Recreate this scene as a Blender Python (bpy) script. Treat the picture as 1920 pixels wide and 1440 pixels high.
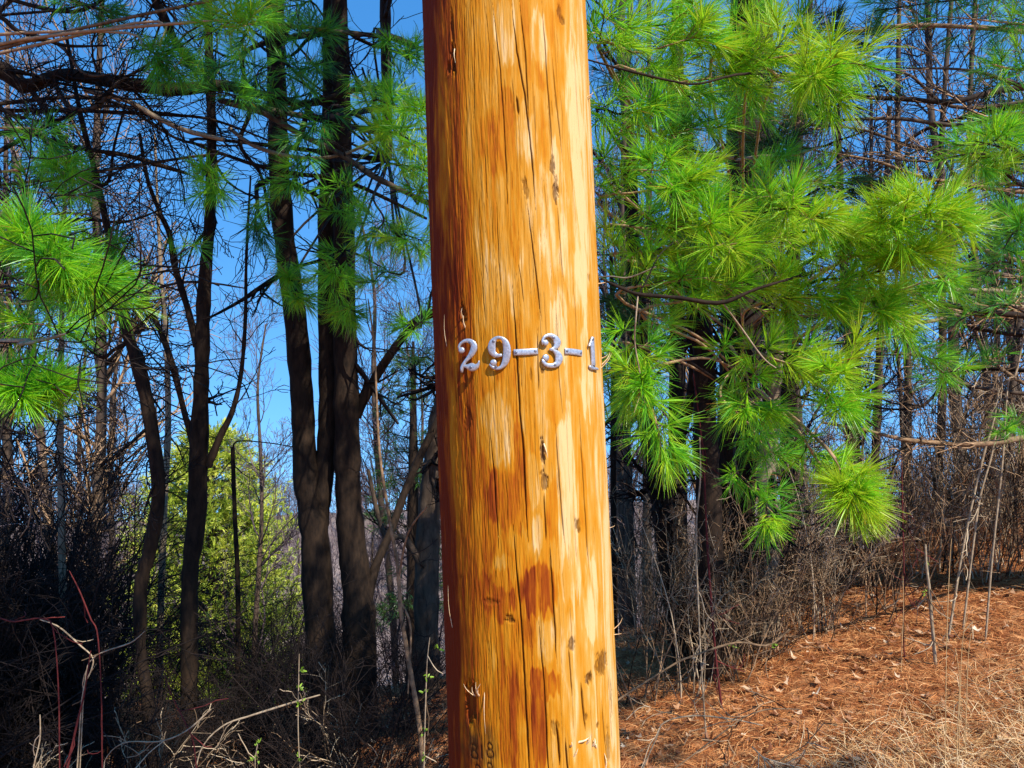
import bpy, math, random
import numpy as np
for o in list(bpy.data.objects): bpy.data.objects.remove(o)
SC = bpy.context.scene
COL = SC.collection
RND = math.radians
F = 1387.0                      # focal length in photo pixels (photo is 1920 wide)
CAMZ = 1.6
# ------------------------------------------------------------------ camera, sky, sun, exposure
cam = bpy.data.cameras.new('camera'); camo = bpy.data.objects.new('camera', cam); COL.objects.link(camo)
cam.sensor_width = 36.0; cam.lens = 36.0 * F / 1920.0
cam.clip_start = 0.05; cam.clip_end = 4000
camo.location = (0, 0, CAMZ); camo.rotation_euler = (RND(90), 0, 0)
SC.camera = camo
SUN_AZ, SUN_EL = 40.0, 47.0     # azimuth to the right of straight behind the camera
sdir = np.array([math.sin(RND(SUN_AZ)) * math.cos(RND(SUN_EL)), -math.cos(RND(SUN_AZ)) * math.cos(RND(SUN_EL)), math.sin(RND(SUN_EL))])
world = bpy.data.worlds.new('World'); SC.world = world; world.use_nodes = True
nt = world.node_tree; bgn = nt.nodes['Background']
sky = nt.nodes.new('ShaderNodeTexSky'); sky.sky_type = 'NISHITA'; sky.sun_disc = False
sky.sun_elevation = RND(SUN_EL); sky.sun_rotation = math.atan2(sdir[0], sdir[1])
sky.air_density = 1.25; sky.dust_density = 0.0; sky.ozone_density = 3.0; sky.altitude = 0
tcw = nt.nodes.new('ShaderNodeTexCoord'); vm = nt.nodes.new('ShaderNodeVectorMath'); vm.operation = 'ADD'; vm.inputs[1].default_value = (0, 0, 0.42)
vn = nt.nodes.new('ShaderNodeVectorMath'); vn.operation = 'NORMALIZE'
nt.links.new(tcw.outputs['Generated'], vm.inputs[0]); nt.links.new(vm.outputs[0], vn.inputs[0]); nt.links.new(vn.outputs[0], sky.inputs['Vector'])
hs = nt.nodes.new('ShaderNodeHueSaturation'); hs.inputs['Saturation'].default_value = 1.32; hs.inputs['Value'].default_value = 1.35
nt.links.new(sky.outputs[0], hs.inputs['Color']); nt.links.new(hs.outputs[0], bgn.inputs['Color'])
bgn.inputs['Strength'].default_value = 0.14
sl = bpy.data.lights.new('sun', 'SUN'); sl.energy = 4.6; sl.angle = RND(0.5); sl.color = (1.0, 0.93, 0.82)
so = bpy.data.objects.new('sun', sl); COL.objects.link(so)
from mathutils import Vector
so.rotation_euler = Vector(sdir).to_track_quat('Z', 'Y').to_euler()
so.location = (6, -6, 9)
SC.view_settings.view_transform = 'Standard'; SC.view_settings.look = 'None'
SC.view_settings.exposure = 0.62; SC.view_settings.gamma = 1.0
SC.cycles.max_bounces = 6; SC.cycles.diffuse_bounces = 2; SC.cycles.transmission_bounces = 3; SC.cycles.glossy_bounces = 2
SC.render.engine = 'CYCLES'
rng = np.random.default_rng(7)

# ------------------------------------------------------------------ helpers
def P(px, py, d): return np.array([(px - 960.0) / F * d, d, CAMZ - (py - 720.0) / F * d])
def PL(lst): return np.array([P(*p) for p in lst])

def mesh_obj(name, V, quads=None, tris=None, mat=None, parent=None, attr=None, smooth=True):
    V = np.asarray(V, dtype=np.float32)
    nq = 0 if quads is None else len(quads); n3 = 0 if tris is None else len(tris)
    loops = []
    if nq: loops.append(np.asarray(quads, dtype=np.int32).ravel())
    if n3: loops.append(np.asarray(tris, dtype=np.int32).ravel())
    L = np.concatenate(loops)
    starts = np.concatenate([np.arange(nq) * 4, nq * 4 + np.arange(n3) * 3]).astype(np.int32)
    me = bpy.data.meshes.new(name)
    me.vertices.add(len(V)); me.vertices.foreach_set('co', V.ravel())
    me.loops.add(len(L)); me.loops.foreach_set('vertex_index', L)
    me.polygons.add(nq + n3); me.polygons.foreach_set('loop_start', starts)
    try: me.polygons.foreach_set('loop_total', np.concatenate([np.full(nq, 4), np.full(n3, 3)]).astype(np.int32))
    except Exception: pass
    if attr:
        for k, a in attr.items():
            at = me.attributes.new(k, 'FLOAT', 'POINT'); at.data.foreach_set('value', np.asarray(a, dtype=np.float32))
    me.update(calc_edges=True); me.validate()
    if smooth: me.polygons.foreach_set('use_smooth', np.ones(len(me.polygons), dtype=bool))
    if mat: me.materials.append(mat)
    o = bpy.data.objects.new(name, me); COL.objects.link(o)
    if parent is not None:
        o.parent = parent; o.matrix_parent_inverse = parent.matrix_world.inverted() if False else o.matrix_parent_inverse
    return o

class MB:
    def __init__(s): s.V = []; s.Q = []; s.T = []; s.A = []; s.n = 0
    def add(s, V, Q=None, T=None, a=0.5):
        V = np.asarray(V, dtype=float).reshape(-1, 3)
        if Q is not None and len(Q): s.Q.append(np.asarray(Q).reshape(-1, 4) + s.n)
        if T is not None and len(T): s.T.append(np.asarray(T).reshape(-1, 3) + s.n)
        s.V.append(V); s.A.append(np.broadcast_to(np.asarray(a, dtype=float), (len(V),)).copy()); s.n += len(V)
    def build(s, name, mat, parent=None, origin=None, smooth=True):
        V = np.concatenate(s.V)
        if origin is not None: V = V - np.asarray(origin)
        return mesh_obj(name, V, np.concatenate(s.Q) if s.Q else None, np.concatenate(s.T) if s.T else None, mat, parent, {'rnd': np.concatenate(s.A)}, smooth)

def unit(v): return v / np.maximum(np.linalg.norm(v, axis=-1, keepdims=True), 1e-9)

def tubes(mb, Pn, R, sides=4, a=None, cap=True):
    """Pn (N,K,3), R (N,K)"""
    Pn = np.asarray(Pn, float); R = np.asarray(R, float)
    N, K = Pn.shape[:2]
    if N == 0: return
    T = unit(np.gradient(Pn, axis=1))
    D = unit(Pn[:, -1] - Pn[:, 0])
    ref = np.where(np.abs(D[:, 2:3]) < 0.7, np.array([[0, 0, 1.0]]), np.array([[1.0, 0.3, 0]]))
    n = unit(np.cross(T, ref[:, None, :])); b = np.cross(T, n)
    ang = np.arange(sides) / sides * 2 * np.pi
    ring = n[:, :, None, :] * np.cos(ang)[None, None, :, None] + b[:, :, None, :] * np.sin(ang)[None, None, :, None]
    V = Pn[:, :, None, :] + ring * R[:, :, None, None]
    idx = np.arange(N * K * sides).reshape(N, K, sides)
    i0 = idx[:, :-1]; i1 = idx[:, 1:]
    Q = np.stack([i0, np.roll(i0, -1, 2), np.roll(i1, -1, 2), i1], -1).reshape(-1, 4)
    if a is None: a = rng.random(N)
    mb.add(V.reshape(-1, 3), Q, None, np.repeat(a, K * sides))

def smooth_line(pts, n):
    pts = np.asarray(pts, float); m = len(pts)
    if m == 2: pts = np.array([pts[0], (pts[0] + pts[1]) / 2, pts[1]]); m = 3
    t = np.linspace(0, m - 1 - 1e-9, n); i = t.astype(int); f = (t - i)[:, None]
    g = lambda k: pts[np.clip(i + k, 0, m - 1)]
    p0, p1, p2, p3 = g(-1), g(0), g(1), g(2)
    return 0.5 * ((2 * p1) + (-p0 + p2) * f + (2 * p0 - 5 * p1 + 4 * p2 - p3) * f * f + (-p0 + 3 * p1 - 3 * p2 + p3) * f ** 3)

def walk(S, D, L, K, wob, trop=(0, 0, 0)):
    """random-walk polylines: starts S (N,3), dirs D (N,3), lengths L (N)"""
    N = len(S); out = np.zeros((N, K, 3)); out[:, 0] = S; d = unit(D); trop = np.asarray(trop, float)
    turn = rng.normal(size=(N, 3)) * wob * 0.5
    for k in range(1, K):
        d = unit(d + rng.normal(size=(N, 3)) * wob + turn + trop)
        out[:, k] = out[:, k - 1] + d * (L / (K - 1))[:, None]
    return out

def sprout(Pn, R, n, length, ang, K, wob, trop=(0, 0, 0), smin=0.15, smax=1.0, rr=0.6, taper=0.35, flat=None):
    N, KK = Pn.shape[:2]
    s = np.repeat(np.arange(N), n)
    u = rng.uniform(smin, smax, N * n) * (KK - 1 - 1e-6); i = u.astype(int); f = (u - i)
    a, b = Pn[s, i], Pn[s, i + 1]
    S = a + (b - a) * f[:, None]; T = unit(b - a)
    r = (R[s, i] * (1 - f) + R[s, i + 1] * f) * rr
    v = rng.normal(size=(N * n, 3))
    if flat is not None: v[:, 2] *= flat
    perp = unit(v - (v * T).sum(1, keepdims=True) * T)
    an = ang * rng.uniform(0.6, 1.35, N * n)
    D = T * np.cos(an)[:, None] + perp * np.sin(an)[:, None]
    L = length * rng.uniform(0.45, 1.3, N * n) * (1 - 0.45 * (u / (KK - 1)))
    pts = walk(S, D, L, K, wob, trop)
    RR = r[:, None] * np.linspace(1, taper, K)[None]
    return pts, RR

def needles(mb, TW, n, Ln=0.10, w=0.0012, zone=0.6, droop=0.15, spread=(12, 62), tone=0.5, tonevar=0.25):
    """TW: (N,K,3) twigs, needles bristle from the outer zone of each"""
    N, K = TW.shape[:2]
    s = np.repeat(np.arange(N), n); M = N * n
    q = rng.random(M) ** 0.8
    u = (1 - zone + zone * q) * (K - 1 - 1e-6); i = u.astype(int); f = (u - i)[:, None]
    a, b = TW[s, i], TW[s, i + 1]
    S = a + (b - a) * f; T = unit(b - a)
    v = rng.normal(size=(M, 3)); perp = unit(v - (v * T).sum(1, keepdims=True) * T)
    # needles come in small bundles: repeat a direction in threes
    g = (np.arange(M) // 3) * 3; perp = perp[g] ; S = S[g]; q = q[g]; T = T[g]
    an = np.radians(spread[1] - (spread[1] - spread[0]) * q ** 1.3) * rng.uniform(0.75, 1.15, M)[g]
    D = T * np.cos(an)[:, None] + perp * np.sin(an)[:, None] + rng.normal(size=(M, 3)) * 0.06
    D = unit(D)
    L = Ln * rng.uniform(0.65, 1.15, M) * rng.uniform(0.8, 1.15, N)[s]
    W = unit(np.cross(D, rng.normal(size=(M, 3)))) * (w * 0.5)
    dr = np.zeros((M, 3)); dr[:, 2] = -droop * rng.uniform(0.2, 1.6, M)
    p1 = S + (D + dr * 0.25) * (L * 0.5)[:, None]
    p2 = S + (D + dr) * L[:, None]
    V = np.stack([S - W, S + W, p1 + W * 1.1, p1 - W * 1.1, p2 + W * 0.3, p2 - W * 0.3], 1).reshape(-1, 3)
    b0 = np.arange(M) * 6
    Q = np.concatenate([np.stack([b0, b0 + 1, b0 + 2, b0 + 3], 1), np.stack([b0 + 3, b0 + 2, b0 + 4, b0 + 5], 1)])
    tn = np.clip(tone + rng.normal(size=N)[s] * tonevar * 0.6 + rng.normal(size=M) * tonevar * 0.6, 0.06, 1)
    tn = np.where(rng.random(M) < 0.012, 0.0, tn)
    mb.add(V, Q, None, np.repeat(tn, 6))

# ------------------------------------------------------------------ naming
def tag(o, label=None, cat=None, group=None, kind=None):
    if label: o['label'] = label
    if cat: o['category'] = cat
    if group: o['group'] = group
    if kind: o['kind'] = kind
    return o
def empty(name, loc, label, cat, group=None):
    o = bpy.data.objects.new(name, None); COL.objects.link(o); o.location = tuple(float(v) for v in loc); o.empty_display_size = 0.1
    return tag(o, label, cat, group)
def copy_tree(o, parent=None):
    c = o.copy(); COL.objects.link(c)
    if parent is not None: c.parent = parent
    for ch in list(o.children): copy_tree(ch, c)
    return c

# ------------------------------------------------------------------ materials
def new_mat(name):
    m = bpy.data.materials.new(name); m.use_nodes = True; n = m.node_tree
    return m, n, n.nodes['Principled BSDF']
def ramp(n, fac, stops):
    r = n.nodes.new('ShaderNodeValToRGB'); e = r.color_ramp.elements
    e[0].position, e[0].color = stops[0][0], (*stops[0][1], 1)
    e[1].position, e[1].color = stops[-1][0], (*stops[-1][1], 1)
    for p_, c_ in stops[1:-1]:
        x = e.new(p_); x.color = (*c_, 1)
    n.links.new(fac, r.inputs[0]); return r.outputs[0]
def attr(n, name):
    a = n.nodes.new('ShaderNodeAttribute'); a.attribute_name = name; return a.outputs['Fac']
def noise(n, scale, stretch=(1, 1, 1), detail=4, rough=0.55):
    tc = n.nodes.new('ShaderNodeTexCoord'); mp = n.nodes.new('ShaderNodeMapping'); mp.inputs['Scale'].default_value = stretch
    t = n.nodes.new('ShaderNodeTexNoise'); t.inputs['Scale'].default_value = scale; t.inputs['Detail'].default_value = detail; t.inputs['Roughness'].default_value = rough
    n.links.new(tc.outputs['Object'], mp.inputs[0]); n.links.new(mp.outputs[0], t.inputs[0]); return t.outputs['Fac']
def mth(n, op, a, b=None, c=None):
    x = n.nodes.new('ShaderNodeMath'); x.operation = op
    for i, v in enumerate((a, b, c)):
        if v is None: continue
        if isinstance(v, (int, float)): x.inputs[i].default_value = v
        else: n.links.new(v, x.inputs[i])
    return x.outputs[0]
def mixc(n, f, a, b, mode='MIX'):
    x = n.nodes.new('ShaderNodeMix'); x.data_type = 'RGBA'; x.blend_type = mode
    for s, v in ((0, f), (6, a), (7, b)):
        if isinstance(v, (int, float)): x.inputs[s].default_value = v
        elif isinstance(v, tuple): x.inputs[s].default_value = (*v, 1)
        else: n.links.new(v, x.inputs[s])
    return x.outputs[2]
def bump(n, b, h, strength=0.5, dist=0.002):
    x = n.nodes.new('ShaderNodeBump'); x.inputs['Strength'].default_value = strength; x.inputs['Distance'].default_value = dist
    n.links.new(h, x.inputs['Height']); n.links.new(x.outputs[0], b.inputs['Normal'])

def needle_mat(name, stops, trans=0.35, rough=0.38, spec=0.5):
    m, n, b = new_mat(name)
    c = ramp(n, attr(n, 'rnd'), stops)
    n.links.new(c, b.inputs['Base Color']); b.inputs['Roughness'].default_value = rough; b.inputs['Specular IOR Level'].default_value = spec
    tr = n.nodes.new('ShaderNodeBsdfTranslucent'); n.links.new(c, tr.inputs['Color'])
    mx = n.nodes.new('ShaderNodeMixShader'); mx.inputs[0].default_value = trans
    n.links.new(b.outputs[0], mx.inputs[1]); n.links.new(tr.outputs[0], mx.inputs[2])
    n.links.new(mx.outputs[0], n.nodes['Material Output'].inputs['Surface']); return m
def bark_mat(name, dark, light, scale=30, stretch=(1, 1, 0.25), rough=0.85, bdist=0.004, rnd=0.5):
    m, n, b = new_mat(name)
    f = noise(n, scale, stretch, 6, 0.65)
    f2 = mth(n, 'ADD', mth(n, 'MULTIPLY', f, 1.0), mth(n, 'MULTIPLY', mth(n, 'SUBTRACT', attr(n, 'rnd'), 0.5), rnd))
    c = ramp(n, f2, [(0.25, dark), (0.75, light)])
    n.links.new(c, b.inputs['Base Color']); b.inputs['Roughness'].default_value = rough; b.inputs['Specular IOR Level'].default_value = 0.2
    bump(n, b, f, 0.8, bdist); return m

M_needle = needle_mat('pine_needles', [(0.0, (0.50, 0.20, 0.04)), (0.05, (0.50, 0.64, 0.03)), (0.25, (0.38, 0.74, 0.02)), (0.55, (0.17, 0.56, 0.025)), (1.0, (0.04, 0.22, 0.06))], 0.45, 0.36, 0.5)
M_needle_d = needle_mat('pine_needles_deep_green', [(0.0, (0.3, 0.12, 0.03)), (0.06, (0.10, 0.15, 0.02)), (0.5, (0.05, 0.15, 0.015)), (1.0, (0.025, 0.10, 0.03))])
M_needle_far = needle_mat('far_pine_needles', [(0.0, (0.16, 0.26, 0.02)), (0.5, (0.5, 0.62, 0.05)), (1.0, (0.8, 0.8, 0.14))], 0.3)
M_bark_dark = bark_mat('dark_tree_bark', (0.0015, 0.001, 0.001), (0.045, 0.026, 0.014), 34, (1, 1, 0.35))
M_bark_grey = bark_mat('grey_brown_bark', (0.02, 0.014, 0.010), (0.16, 0.11, 0.075), 26, (1, 1, 0.3))
M_bark_tan = bark_mat('tan_bark', (0.12, 0.085, 0.05), (0.42, 0.32, 0.21), 26, (1, 1, 0.3))
M_twig_dark = bark_mat('dark_twigs', (0.0025, 0.002, 0.002), (0.030, 0.019, 0.015), 40, (1, 1, 1))
M_twig = bark_mat('brown_twigs', (0.012, 0.007, 0.004), (0.42, 0.26, 0.14), 30, (1, 1, 1), rnd=1.0)
M_twig_tan = bark_mat('tan_twigs', (0.14, 0.09, 0.05), (0.55, 0.42, 0.27), 30, (1, 1, 1), rnd=1.0)
M_twig_lilac = bark_mat('hazy_grey_twigs', (0.05, 0.035, 0.04), (0.22, 0.16, 0.16), 10, (1, 1, 1), rnd=1.0)
M_red = bark_mat('red_canes', (0.05, 0.008, 0.010), (0.17, 0.03, 0.025), 30, (1, 1, 1))
M_bud = needle_mat('spring_buds', [(0.0, (0.25, 0.42, 0.03)), (1.0, (0.42, 0.6, 0.08))])
M_leaf = needle_mat('dead_leaves', [(0.0, (0.16, 0.05, 0.02)), (0.4, (0.42, 0.20, 0.10)), (0.85, (0.58, 0.36, 0.20)), (1.0, (0.8, 0.66, 0.48))], 0.15, 0.6, 0.2)
M_litter = needle_mat('fallen_needles', [(0.0, (0.14, 0.03, 0.010)), (0.5, (0.62, 0.23, 0.065)), (1.0, (0.92, 0.52, 0.22))], 0.1, 0.6, 0.2)
M_straw = needle_mat('dry_grass', [(0.0, (0.34, 0.14, 0.05)), (0.45, (0.70, 0.44, 0.19)), (1.0, (0.92, 0.74, 0.46))], 0.25, 0.5, 0.3)

# ------------------------------------------------------------------ ground
def vnoise(x, y, seed=0):
    xi = np.floor(x).astype(np.int64); yi = np.floor(y).astype(np.int64); fx = x - xi; fy = y - yi
    fx = fx * fx * (3 - 2 * fx); fy = fy * fy * (3 - 2 * fy)
    def h(a, b):
        n = (a * 374761393 + b * 668265263 + seed * 1442695041) & 0x7fffffff
        n = ((n ^ (n >> 13)) * 1274126177) & 0x7fffffff
        return ((n ^ (n >> 16)) & 0xffff) / 65535.0
    return (h(xi, yi) * (1 - fx) + h(xi + 1, yi) * fx) * (1 - fy) + (h(xi, yi + 1) * (1 - fx) + h(xi + 1, yi + 1) * fx) * fy
def fbm(x, y, seed=0, o=4):
    r = 0; a = 1; s = 0
    for k in range(o):
        r = r + a * vnoise(x * 2 ** k, y * 2 ** k, seed + k * 17); s += a; a *= 0.5
    return r / s
def ground_z(x, y):
    x = np.asarray(x, float); y = np.asarray(y, float)
    xs = np.clip(x, -12, 9)
    base = -0.46 + 0.285 * (xs - 0.75) * np.where(xs > 0.75, 1.0, 0.62)
    base = np.where(xs < -3, -0.44 + 0.1364 * (-3.75) + (xs + 3) * 0.06, base)
    base = base * np.clip((y + 1) / 5.5, 0, 1)
    yc = 5.0 + 0.12 * np.clip(x, 0, 6)
    d = np.clip(y - yc, 0, None)
    drop = np.where(d < 3, 0.11 * d * d, 0.99 + (d - 3) * 0.55)
    v = base - drop
    valley = -21 + 0.0 * y
    rise = -21 + np.clip((y - 48) / 27.0, 0, 1) ** 1.0 * 9.5 + 1.5 * np.sin(x * 0.03 + 0.6) * np.clip((y - 48) / 27.0, 0, 1)
    v = np.maximum(v, valley)
    v = np.where(y > 40, np.where(y < 75, rise, -11.5 + 1.5 * np.sin(x * 0.03 + 0.6) - (y - 75) * 0.27), v)
    v = v + 0.05 * (fbm(x * 2.2, y * 2.2, 3) - 0.5) + 0.16 * (fbm(x * 0.6, y * 0.6, 9) - 0.5)
    return v
def build_ground():
    xs = np.unique(np.concatenate([np.linspace(-1500, -60, 30), np.linspace(-60, -8, 60), np.linspace(-8, -1, 60), np.linspace(-1, 6, 300), np.linspace(6, 14, 50), np.linspace(14, 60, 50), np.linspace(60, 1500, 30)]))
    ys = np.unique(np.concatenate([np.linspace(-1500, -20, 20), np.linspace(-20, 1, 40), np.linspace(1, 9, 300), np.linspace(9, 80, 140), np.linspace(80, 1500, 60)]))
    X, Y = np.meshgrid(xs, ys); Z = ground_z(X, Y)
    near = np.exp(-((X - 2.5) / 4) ** 2 - ((Y - 4) / 4) ** 2)
    Z = Z + near * 0.035 * (fbm(X * 14, Y * 14, 31, 3) - 0.5)
    V = np.stack([X, Y, Z], -1).reshape(-1, 3); nx, ny = len(xs), len(ys)
    I = np.arange(nx * ny).reshape(ny, nx)
    Q = np.stack([I[:-1, :-1], I[:-1, 1:], I[1:, 1:], I[1:, :-1]], -1).reshape(-1, 4)
    m, n, b = new_mat('leaf_littered_soil')
    f = noise(n, 9, (1, 1, 1), 8, 0.7); f3 = noise(n, 0.35, (1, 1, 1), 5, 0.6)
    c1 = ramp(n, f, [(0.28, (0.055, 0.02, 0.010)), (0.46, (0.30, 0.10, 0.035)), (0.6, (0.52, 0.23, 0.09)), (0.78, (0.7, 0.46, 0.26))])
    c2 = ramp(n, f3, [(0.35, (0.13, 0.095, 0.08)), (0.65, (0.30, 0.235, 0.21))])
    geo = n.nodes.new('ShaderNodeNewGeometry'); sp = n.nodes.new('ShaderNodeSeparateXYZ'); n.links.new(geo.outputs['Position'], sp.inputs[0])
    far = mth(n, 'MULTIPLY', mth(n, 'SUBTRACT', sp.outputs[1], 12), 0.1); far.node.use_clamp = True
    n.links.new(mixc(n, far, c1, c2), b.inputs['Base Color']); b.inputs['Roughness'].default_value = 0.95; b.inputs['Specular IOR Level'].default_value = 0.1
    bump(n, b, f, 1.0, 0.03)
    o = mesh_obj('ground', V, Q, None, m); o['kind'] = 'structure'
build_ground()

# ------------------------------------------------------------------ utility pole
D0 = 1.362
def pole_py(z): return 720 - (z - CAMZ) / D0 * F
def pole_ax(z): return (944.5 + pole_py(z) * 58.5 / 1440 - 960) / F * D0
def pole_R(z):
    half = 153.0 + np.clip(pole_py(z), -5000, 1900) * 8.0 / 1440
    return D0 * np.sin(np.arctan(half / F))
def pole_pt(phi, z, out=0.0):
    R = pole_R(z) + out
    return np.stack([pole_ax(z) + R * np.sin(phi), D0 - R * np.cos(phi), z + 0 * phi], -1)
def px2pole(px, py):
    """photo pixel -> (phi, z) on the pole surface"""
    z = CAMZ - (py - 720) / F * 1.22
    phi = 0.0
    g = np.linspace(-1.42, 1.42, 1200)
    for _ in range(4):
        R = pole_R(z); xx = 960 + F * (pole_ax(z) + R * np.sin(g)) / (D0 - R * np.cos(g))
        phi = np.interp(px, xx, g); z = CAMZ - (py - 720) / F * (D0 - R * math.cos(phi))
    return float(phi), float(z)
CRACKS = [  # photo pixels, width px, depth
 ([(885,0),(890,110),(888,222)],1.0), ([(922,0),(938,130),(944,222),(952,400)],1.4), ([(931,380),(935,490),(940,552)],1.2),
 ([(959,0),(969,97),(985,180),(999,320),(1005,400)],1.9), ([(988,380),(999,463),(1008,540),(1016,602)],1.8), ([(974,0),(985,97),(991,222)],1.5),
 ([(1016,0),(1024,111),(1035,278),(1038,330)],1.6), ([(1035,100),(1044,194),(1055,305)],1.4), ([(1044,380),(1055,513),(1058,535)],1.4),
 ([(960,533),(966,616),(970,685),(975,780),(980,823),(985,934),(990,1018)],2.5), ([(962,982),(966,1045),(975,1140),(983,1271),(991,1424),(993,1500)],2.7),
 ([(919,804),(927,907),(935,1040)],1.7), ([(929,1192),(936,1350)],1.0), ([(1041,795),(1049,907),(1060,1032)],1.5),
 ([(1020,923),(1024,1018)],1.7), ([(1031,1018),(1035,1090),(1038,1140),(1044,1245)],2.1), ([(1086,768),(1092,880),(1105,1087)],1.7),
 ([(1010,1160),(1020,1279),(1028,1440),(1030,1500)],1.9), ([(1065,1205),(1073,1310)],1.7), ([(1089,1279),(1098,1371)],2.6),
 ([(863,380),(869,500)],1.2), ([(902,505),(910,602)],1.1), ([(908,264),(913,375)],1.1), ([(972,491),(983,574)],1.1), ([(1008,616),(1010,740)],1.4),
 ([(1042,560),(1048,700),(1056,790)],1.1), ([(1073,500),(1080,600),(1084,700)],0.9), ([(870,20),(872,120)],1.4), ([(925,690),(928,760)],1.0),
 ([(1110,560),(1120,700),(1128,860)],1.0), ([(1138,1230),(1150,1440)],1.6), ([(1060,1385),(1068,1480)],2.2), ([(1128,1315),(1140,1450)],1.8), ([(1043,1350),(1050,1440)],2.4),
 ([(968,180),(972,215)],2.2), ([(1002,180),(1006,300)],0.8), ([(1065,0),(1078,130),(1090,300)],0.8), ([(1070,300),(1085,470)],0.7)]
GOUGES = [  # px, py, half w, half h (px), depth mm, darkness
 (848,55,2.5,30,4,.7),(850,112,4,26,9,1),(842,125,3,9,5,.8),(1049,22,4,12,3,.7),(1054,38,4,7,3,.7),(984,348,4,11,3,.7),(988,362,3,9,2,.6),(1036,312,4,14,5,.8),(1041,357,4.5,20,6,.9),
 (868,590,5,18,6,.8),(1018,850,3.5,22,5,.95),(1021,905,6,14,5,.8),(1083,985,5,11,3,.8),(955,1163,8,4,4,.9),(953,1156,6,3,3,.8),(1071,1208,5,10,4,.85),(1105,1273,6,9,8,1),(1127,1245,9,19,4,.8),(1134,1232,3,14,4,.8),
 (883,1318,8,30,7,.6),(1146,1310,2,30,3,.6),(1140,1400,3,30,4,.6),(878,785,6,18,2,.5),(1105,520,3,6,2,.4),(873,700,3,22,3,.5),(1040,1365,6,10,3,.5),(1099,1345,2,6,3,.8),(1121,1360,2,4,3,.8),(995,700,2,12,1.5,.5),(1017,696,2.5,5,2,.8),(920,1128,12,4,2,.35)]
STAINS = [  # px, py, hw, hh, strength (dark orange patches)
 (975,855,12,62,.75),(950,940,38,60,.6),(1035,960,13,65,.65),(1012,1105,36,48,1.0),(930,1110,32,42,.7),(1022,1282,25,28,.95),(1012,1370,13,80,.85),(945,1330,30,90,.45),
 (930,260,35,60,.35),(950,205,14,40,.5),(1000,90,20,60,.3),(870,480,38,180,.12),(945,650,40,70,.25),(1085,640,25,70,.3),(1040,760,22,40,.3),(880,1200,50,200,.2),(1065,1100,12,70,.4),(1010,140,14,30,.35),(1030,40,12,40,.25),(990,1180,20,30,.3),(1060,690,25,60,.3)]
LIGHTS = [(945,60,22,60,.7),(1010,75,16,50,.6),(985,250,20,70,.6),(1040,440,30,90,.4),(1075,520,14,60,.4),(1030,330,18,70,.5),(1100,700,12,90,.5),(1060,860,16,70,.5),(1110,1130,14,80,.5),(925,800,36,70,.8),(1065,1000,22,130,.6),(1000,900,12,60,.6),(1090,400,14,160,.35),(1010,1000,14,40,.7),(1080,200,18,120,.4),(1045,620,16,50,.6),(930,560,30,90,.35),(1020,1200,18,40,.5),(945,1075,22,28,.5)]
BRAND = [(0.0, 'loop8', 889, 1408), (0.0, 'bar1', 903, 1410), (0.0, 'loop8', 918, 1407), (0, 'loop8', 896, 1447), (0, 'loop8', 918, 1444)]
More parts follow.
